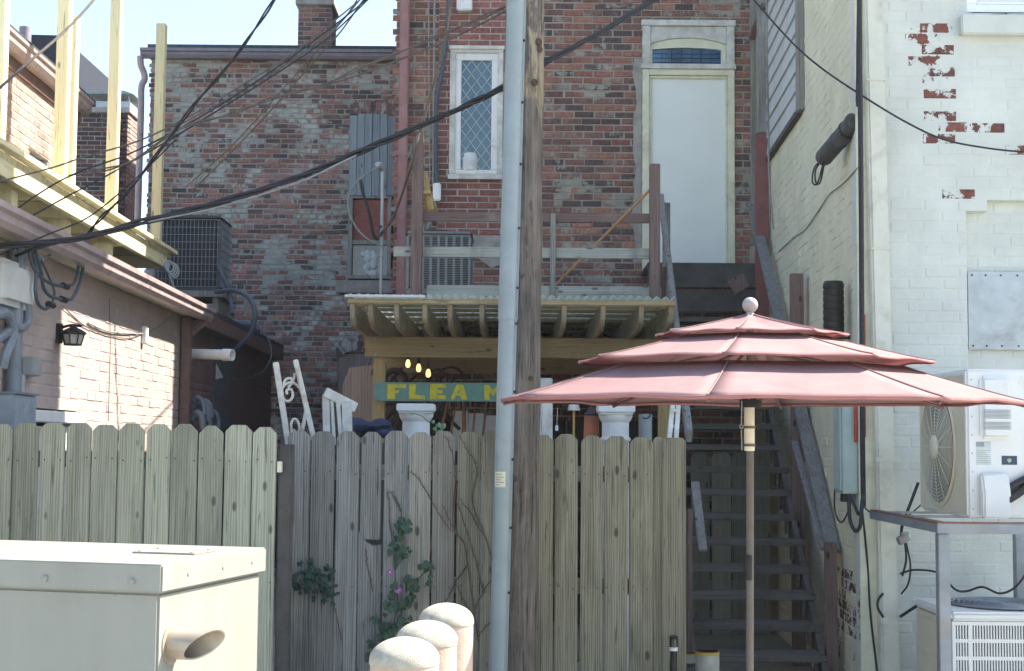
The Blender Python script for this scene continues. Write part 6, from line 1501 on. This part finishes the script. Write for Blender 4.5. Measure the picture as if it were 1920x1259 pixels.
# grey PVC elbow and bits behind the fence at the annex
c = LW(380, 790, .1); pt_ = thing('pipe_tangle', c, 'tangle of blue grey ducts in shadow just above the left fence', 'pipe')
for i in range(7): b = MB(); p = LW(rnd(358, 400), rnd(755, 800), .1); b.tube(smooth_path([p, p + Vector((.04, -.03, .06)), p + Vector((.1, -.05, .02)), p + Vector((.12, -.06, -.1))]), rnd(.018, .035), 8); build('duct', b, M['conduit_blue'], pt_)

# ================================================================== OVERHEAD WIRES
def wire(pts, r, mat, lab, name='overhead_cable', cat='cable', strands=None, group='overhead cables'):
    P_ = smooth_path([P(*p) for p in pts], 10); b = MB()
    if not strands: b.tube(P_, r, 7)
    else:
        for s in range(strands):
            q = []
            for i, p in enumerate(P_):
                a = i * .35 + s * 2 * math.pi / strands; k = r * (1.0 + .35 * math.sin(i * .21 + s))
                q.append(p + Vector((0, math.cos(a) * k, math.sin(a) * k)))
            b.tube(q, r * rnd(.62, .85), 7)
    return solo(name, b, mat, lab, cat, group)
wire([(-60, 470, 7.75), (0, 462, 7.8), (140, 448, 7.9), (275, 415, 8.0), (420, 378, 8.1), (560, 332, 8.15), (660, 291, 8.2), (760, 248, 8.2), (860, 205, 8.2), (945, 164, 8.2), (1030, 113, 8.22), (1130, 58, 8.4), (1260, -22, 8.7)], .0115, M['cable'], 'thick bundle of black cables sagging across the whole scene behind the pole', strands=3)
wire([(0, 468, 7.85), (150, 446, 7.95), (290, 414, 8.0), (420, 386, 8.1), (560, 342, 8.12), (640, 305, 8.15), (668, 292, 8.18)], .0055, M['cable_grey'], 'pale cable following the underside of the thick black bundle')
wire([(530, -25, 7.6), (480, 52, 7.7), (430, 120, 7.8), (370, 190, 7.9), (300, 282, 8.0), (240, 360, 8.05), (190, 408, 8.1), (165, 440, 8.2)], .0085, M['cable'], 'dark double cable dropping steeply from the top to the yellow deck', strands=2)
wire([(165, 440, 8.2), (120, 452, 8.15), (60, 468, 8.1), (30, 480, 8.2)], .010, M['cable'], 'short black cable joining the bundle to the left wall')
wire([(-20, 346, 8.0), (97, 315, 8.2), (160, 294, 8.3), (253, 267, 8.4), (330, 232, 8.5), (430, 175, 8.7), (560, 92, 8.9), (690, -12, 9.2)], .005, M['cable_old'], 'thin wire rising from the left edge to top centre, upper of the pair')
wire([(20, 428, 8.1), (120, 372, 8.2), (200, 330, 8.3), (283, 283, 8.4), (380, 225, 8.5), (500, 150, 8.7), (610, 75, 8.9), (700, -10, 9.2)], .005, M['cable'], 'thin dark wire rising from the deck to top centre, lower of the pair')
wire([(130, 330, 8.2), (240, 306, 8.3), (335, 243, 8.3), (430, 215, 8.3), (494, 191, 8.3), (558, 172, 8.25), (605, 161, 8.2), (677, 127, 8.2), (740, 102, 8.2), (860, 52, 8.15), (960, 8, 8.13)], .006, M['cable_old'], 'brown grey cable curving from the yellow posts up to the utility pole', strands=2)
wire([(560, 172, 8.3), (660, 145, 8.3), (760, 108, 8.25), (860, 66, 8.2), (955, 18, 8.14)], .0058, M['cable_old'], 'thin brown wire just below the cable that meets the pole top')
wire([(360, 358, 12), (447, 272, 11.5), (534, 178, 11), (609, 92, 10.5), (640, 58, 10.4), (690, -12, 10)], .006, M['cable_old'], 'thin wire crossing the rear brick wall diagonally, left strand')
wire([(350, 350, 12), (440, 268, 11.5), (528, 170, 11), (602, 86, 10.5), (668, 8, 10.2), (680, -12, 10)], .0055, M['cable_old'], 'thin wire crossing the rear brick wall diagonally beside its twin')
wire([(848, -30, 11.7), (837, 60, 11.75), (815, 150, 11.8), (790, 240, 11.82), (770, 310, 11.85), (752, 370, 12.5), (735, 410, 13.4), (712, 442, 14.4), (708, 430, 14.5), (716, 425, 14.5)], .012, M['cable_old'], 'brown twisted drop cable falling from the top past the terrace post to the mast', strands=2)
wire([(800, 205, 11.85), (785, 250, 11.88), (772, 285, 12.3), (764, 298, 14.7)], .008, M['cable_grey'], 'grey branch wire leaving the twisted drop cable at the downpipe')
wire([(1400, -15, 9.9), (1480, 75, 9.6), (1540, 128, 9.4), (1620, 182, 9.1), (1700, 230, 9.1), (1770, 262, 9.1), (1850, 278, 9.15), (1925, 286, 9.2), (1990, 290, 9.2)], .0065, M['cable'], 'single black cable swagging across the white building at upper right')
wire([(-10, 425, 8.0), (60, 372, 8.1), (140, 326, 8.2), (253, 284, 8.3), (400, 205, 8.5), (540, 112, 8.8), (660, 22, 9.1), (700, -14, 9.2)], .005, M['cable'], 'thin dark wire between the two wires that rise to the top centre')
wire([(330, 238, 8.5), (430, 184, 8.7), (560, 106, 8.9), (640, 40, 9.1), (676, -10, 9.2)], .0045, M['cable_old'], 'short thin wire joining the rising wires near the rear chimney')
wire([(0, 478, 8.0), (90, 440, 8.05), (170, 405, 8.1), (260, 330, 8.1), (330, 262, 8.1)], .0045, M['cable'], 'dark wire crossing the yellow deck posts up to the steep double cable')
wire([(0, 165, 8.4), (50, 120, 8.6), (100, 78, 8.8), (145, 35, 9.0), (185, -10, 9.2)], .009, M['cable_old'], 'brown cable across the tan house at the upper left corner')

# ================================================================== PLANTS
def leaf(b, c, s, nrm, roll, kind):
    nrm = Vector(nrm).normalized(); a = nrm.cross(Z).normalized(); u = a.cross(nrm)
    R_ = Matrix.Rotation(roll, 3, nrm); a, u = R_ @ a, R_ @ u
    if kind == 'ivy': pr = [(0, -.1), (.35, -.35), (.62, -.05), (.5, .12), (.62, .5), (.28, .45), (0, 1), (-.28, .45), (-.62, .5), (-.5, .12), (-.62, -.05), (-.35, -.35)]
    else: pr = [(0, -.12), (.22, -.34), (.5, -.2), (.55, .1), (.36, .5), (0, 1), (-.36, .5), (-.55, .1), (-.5, -.2), (-.22, -.34)]
    vs = [c + nrm * .12 * s] + [c + a * (x * s) + u * (-y * s) + nrm * (-.10 * s * abs(x) * 2) for x, y in pr]
    n = len(pr); b.add(vs, [(0, 1 + i, 1 + (i + 1) % n) for i in range(n)])
random.seed(31)
iv = thing('ivy', P(590, 1100, YR - .03), 'cluster of dark green ivy leaves on the left boards of the middle fence', 'plant')
b, sb = MB(), MB(); path = [(575, 1060), (590, 1075), (605, 1095), (622, 1130)]
for i in range(95):
    t = rnd(0, 3); k = int(min(t, 2)); f = t - k; px = path[k][0] + (path[k + 1][0] - path[k][0]) * f + random.gauss(0, 15); py = path[k][1] + (path[k + 1][1] - path[k][1]) * f + random.gauss(0, 11)
    if i > 70: px, py = rnd(548, 580), rnd(1080, 1112)
    leaf(b, P(px, py, YR - rnd(.03, .13)), rnd(.018, .036), (rnd(-.7, .7), -1, rnd(-.3, .9)), rnd(-1, 1), 'ivy')
build('leaves', b, M['ivy'], iv, smooth=False)
for pts in ([(640, 1200), (625, 1130), (605, 1095), (590, 1075), (575, 1055)], [(590, 1080), (570, 1095), (555, 1105)]): sb.tube(smooth_path([P(x, y, YR - .02) for x, y in pts]), .003, 5)
build('stem', sb, M['vine_stem'], iv)
gi = thing('ivy', P(528, 900, 8.0), 'few ivy leaves in the gap between the two fences', 'plant'); b = MB()
for cy in (895, 945, 1240):
    for i in range(9): leaf(b, P(528 + rnd(-7, 9), cy + rnd(-16, 16), 8.05), rnd(.018, .035), (rnd(-.5, .5), -1, rnd(-.2, .7)), rnd(-1, 1), 'ivy')
build('leaves', b, M['ivy'], gi, smooth=False); b = MB(); b.tube(smooth_path([P(529, 880, 8.06), P(532, 960, 8.06), P(527, 1100, 8.06), P(530, 1290, 8.06)]), .003, 5); build('stem', b, M['vine_stem'], gi)
mg = thing('morning_glory', P(740, 1240, YR - .04), 'morning glory vine with magenta flowers climbing the middle fence', 'plant')
b = MB(); lf = [(754, 976), (752, 992), (748, 1004), (760, 985), (742, 1026), (765, 1028), (748, 1048), (755, 1042), (780, 1095), (772, 1088), (765, 1130), (757, 1128), (768, 1122), (735, 1108), (742, 1098), (725, 1145), (735, 1138), (705, 1155), (720, 1180), (733, 1172), (760, 1160), (728, 1192), (715, 1200), (735, 1195), (700, 1222), (708, 1212), (690, 1205), (758, 1165), (752, 1135), (727, 1115), (795, 1068), (802, 1066), (803, 1085), (775, 1102)]
for x, y in lf:
    for q in range(3): leaf(b, P(x + rnd(-9, 9), y + rnd(-9, 9), YR - rnd(.03, .12)), rnd(.018, .05), (rnd(-.5, .6), -1, rnd(-.1, .9)), rnd(-1.2, 1.2), 'h')
build('leaves', b, M['leaf'], mg, smooth=False)
b = MB()
for pts in ([(735, 1250), (738, 1180), (745, 1120), (740, 1060), (750, 1000), (752, 960), (740, 930)], [(738, 1180), (770, 1110), (790, 1080), (805, 1065)], [(730, 1220), (715, 1190), (705, 1150)]): b.tube(smooth_path([P(x, y, YR - .025) for x, y in pts]), .003, 5)
build('stem', b, M['leaf'], mg)
for px, py, s in ((746, 1106, .021), (731, 1073, .016)):
    c = P(px, py, YR - .12); fl_ = MB(); fl_.lathe([(s * .15, -.03), (s * .3, -.012), (s * .7, -.002), (s, 0), (s * .95, .002), (s * .35, -.006)], c, Vector((.2, -1, .2)), 14); fo = build('flower', fl_, M['petal'], mg)
    b = MB(); b.lathe([(s * .3, .001), (0, .0)], c, Vector((.2, -1, .2)), 10); build('throat', b, M['petal_in'], fo)
b = MB(); c = P(558, 1222, YR - .05); b.lathe([(.006, -.02), (.012, 0), (.004, .002)], c, (0, -1, .2), 10); b2 = MB(); b2.tube(smooth_path([P(530, 1240, YR - .03), P(545, 1230, YR - .04), P(558, 1222, YR - .05)]), .002, 5)
dv2 = thing('dry_vine', P(870, 1200, YR - .02), 'bare brown vine stems branching over the boards left of the pole', 'plant')
sets = [[(895, 1195), (888, 1140), (876, 1060), (868, 1015), (838, 985), (810, 940), (785, 900), (770, 885)], [(868, 1015), (850, 990), (832, 950)], [(876, 1060), (850, 1100), (835, 1130), (825, 1150)], [(880, 1250), (884, 1160), (905, 1110), (930, 1070), (940, 1010)], [(884, 1160), (865, 1120), (850, 1085)], [(905, 1110), (890, 1050), (870, 980), (855, 930), (860, 900)], [(868, 1015), (855, 1000), (849, 965), (852, 880), (840, 830), (832, 818)], [(930, 1070), (905, 1000), (885, 940), (893, 880), (875, 840), (862, 816)], [(905, 1000), (880, 960), (862, 935)], [(940, 1150), (915, 1170), (890, 1200)], [(740, 1060), (734, 990), (729, 940), (726, 925), (740, 922)], [(752, 960), (738, 935), (734, 925)], [(686, 1030), (690, 1060), (698, 1110)]]
for pts in sets:
    b = MB(); q = smooth_path([P(x + rnd(-1.5, 1.5), y, YR - .012) for x, y in pts], 5); q = [p + Vector((rnd(-.004, .004), 0, rnd(-.003, .003))) for p in q]; b.tube(q, [.0042 * (1 - .5 * i / len(q)) for i in range(len(q))], 5)
    for i in range(0, len(q) - 1, 2):
        b.tube([q[i], q[i] + Vector((rnd(-.02, .02), -.002, rnd(-.005, .02)))], .0018, 4)
    build('stem', b, M['vine_stem'], dv2)
vt = thing('green_vine_tip', P(833, 800, 9.15), 'small pale green vine sprig hanging beside the left pedestal', 'plant'); b = MB()
for x, y in ((812, 790), (822, 796), (830, 800), (815, 803), (826, 806), (832, 796), (820, 810), (772, 775)): leaf(b, P(x, y, 9.0), rnd(.02, .035), (rnd(-.4, .4), -1, rnd(0, .8)), rnd(-1, 1), 'h')
build('leaves', b, m_leaf('pale_vine_leaf', (.14, .26, .17), (.22, .30, .12)), vt, smooth=False); b = MB(); b.tube(smooth_path([P(772, 775, 9.05), P(790, 780, 9.0), P(805, 792, 9.0), P(826, 800, 9.0), P(822, 830, 9.0)]), .003, 5); build('stem', b, M['leaf'], vt)

# ================================================================== LOW RIGHT BITS
sl2 = thing('solar_stake_light', P(1263, 1259, 8.2), 'black stake light with clear top at the right end of the middle fence', 'light')
c = P(1263, 1240, 8.18); zt_ = P(1263, 1192, 8.18).z; b = MB(); b.lathe([(.02, 0), (.02, zt_ - .07)], (c.x, 8.18, 0), Z, 14); build('tube', b, M['iron'], sl2)
b = MB(); b.lathe([(.023, zt_ - .085), (.023, zt_ - .065)], (c.x, 8.18, 0), Z, 14); build('band', b, M['plaster'], sl2)
b = MB(); b.lathe([(.019, zt_ - .064), (.019, zt_ - .02)], (c.x, 8.18, 0), Z, 14); build('lens', b, M['glass_dark'], sl2)
b = MB(); b.lathe([(.024, zt_ - .019), (.025, zt_ - .005), (.015, zt_)], (c.x, 8.18, 0), Z, 14)
for k in range(4): a = k * math.pi / 2; b.tube([(c.x + .021 * math.cos(a), 8.18 + .021 * math.sin(a), zt_ - .066), (c.x + .021 * math.cos(a), 8.18 + .021 * math.sin(a), zt_ - .015)], .0028, 5)
build('cap', b, M['iron'], sl2)
def can(px0, px1, Y, pyt, lab):
    a, c, z0, z1 = R4(px0, pyt, px1, 1300, Y); r = (c - a) / 2; cx = (a + c) / 2; t = thing('paint_can', (cx, Y, z1 - r * 2.1), lab, 'can', 'paint cans at the foot of the stairs')
    zb = z1 - r * 2.1
    b = MB(); b.lathe([(r, 0), (r, r * 2.0), (r * .93, r * 2.02)], (cx, Y, zb), Z, 24); build('body', b, M['can_label'], t)
    b = MB(); b.lathe([(r * 1.012, r * 1.72), (r * 1.012, r * 1.95)], (cx, Y, zb), Z, 24); build('band', b, M['can_band'], t)
    b = MB(); b.lathe([(r * 1.03, r * 1.98), (r * 1.04, r * 2.03), (r * .9, r * 2.05), (r * .88, r * 2.02), (0, r * 2.02)], (cx, Y, zb), Z, 24); build('lid', b, M['can_lid'], t)
    return zb
zb1 = can(1286, 1304, 9.45, 1224, 'left paint can with white label at the foot of the stairs'); zb2 = can(1304, 1349, 9.3, 1219, 'wide paint can with yellow band and rusty lid right of the other can')
b = MB(); x0, x1 = P(1284, 1250, 9.3).x, P(1352, 1250, 9.3).x; zt_ = min(zb1, zb2) - .002; b.box(x0, x1, 9.2, 9.65, zt_ - .03, zt_)
for x in (x0, x1 - .04):
    for y in (9.2, 9.61): b.box(x, x + .04, y, y + .04, 0, zt_ - .031)
solo('low_bench', b, M['wood_dark'], 'low dark plank bench carrying the paint cans', 'bench', bevel=.003)
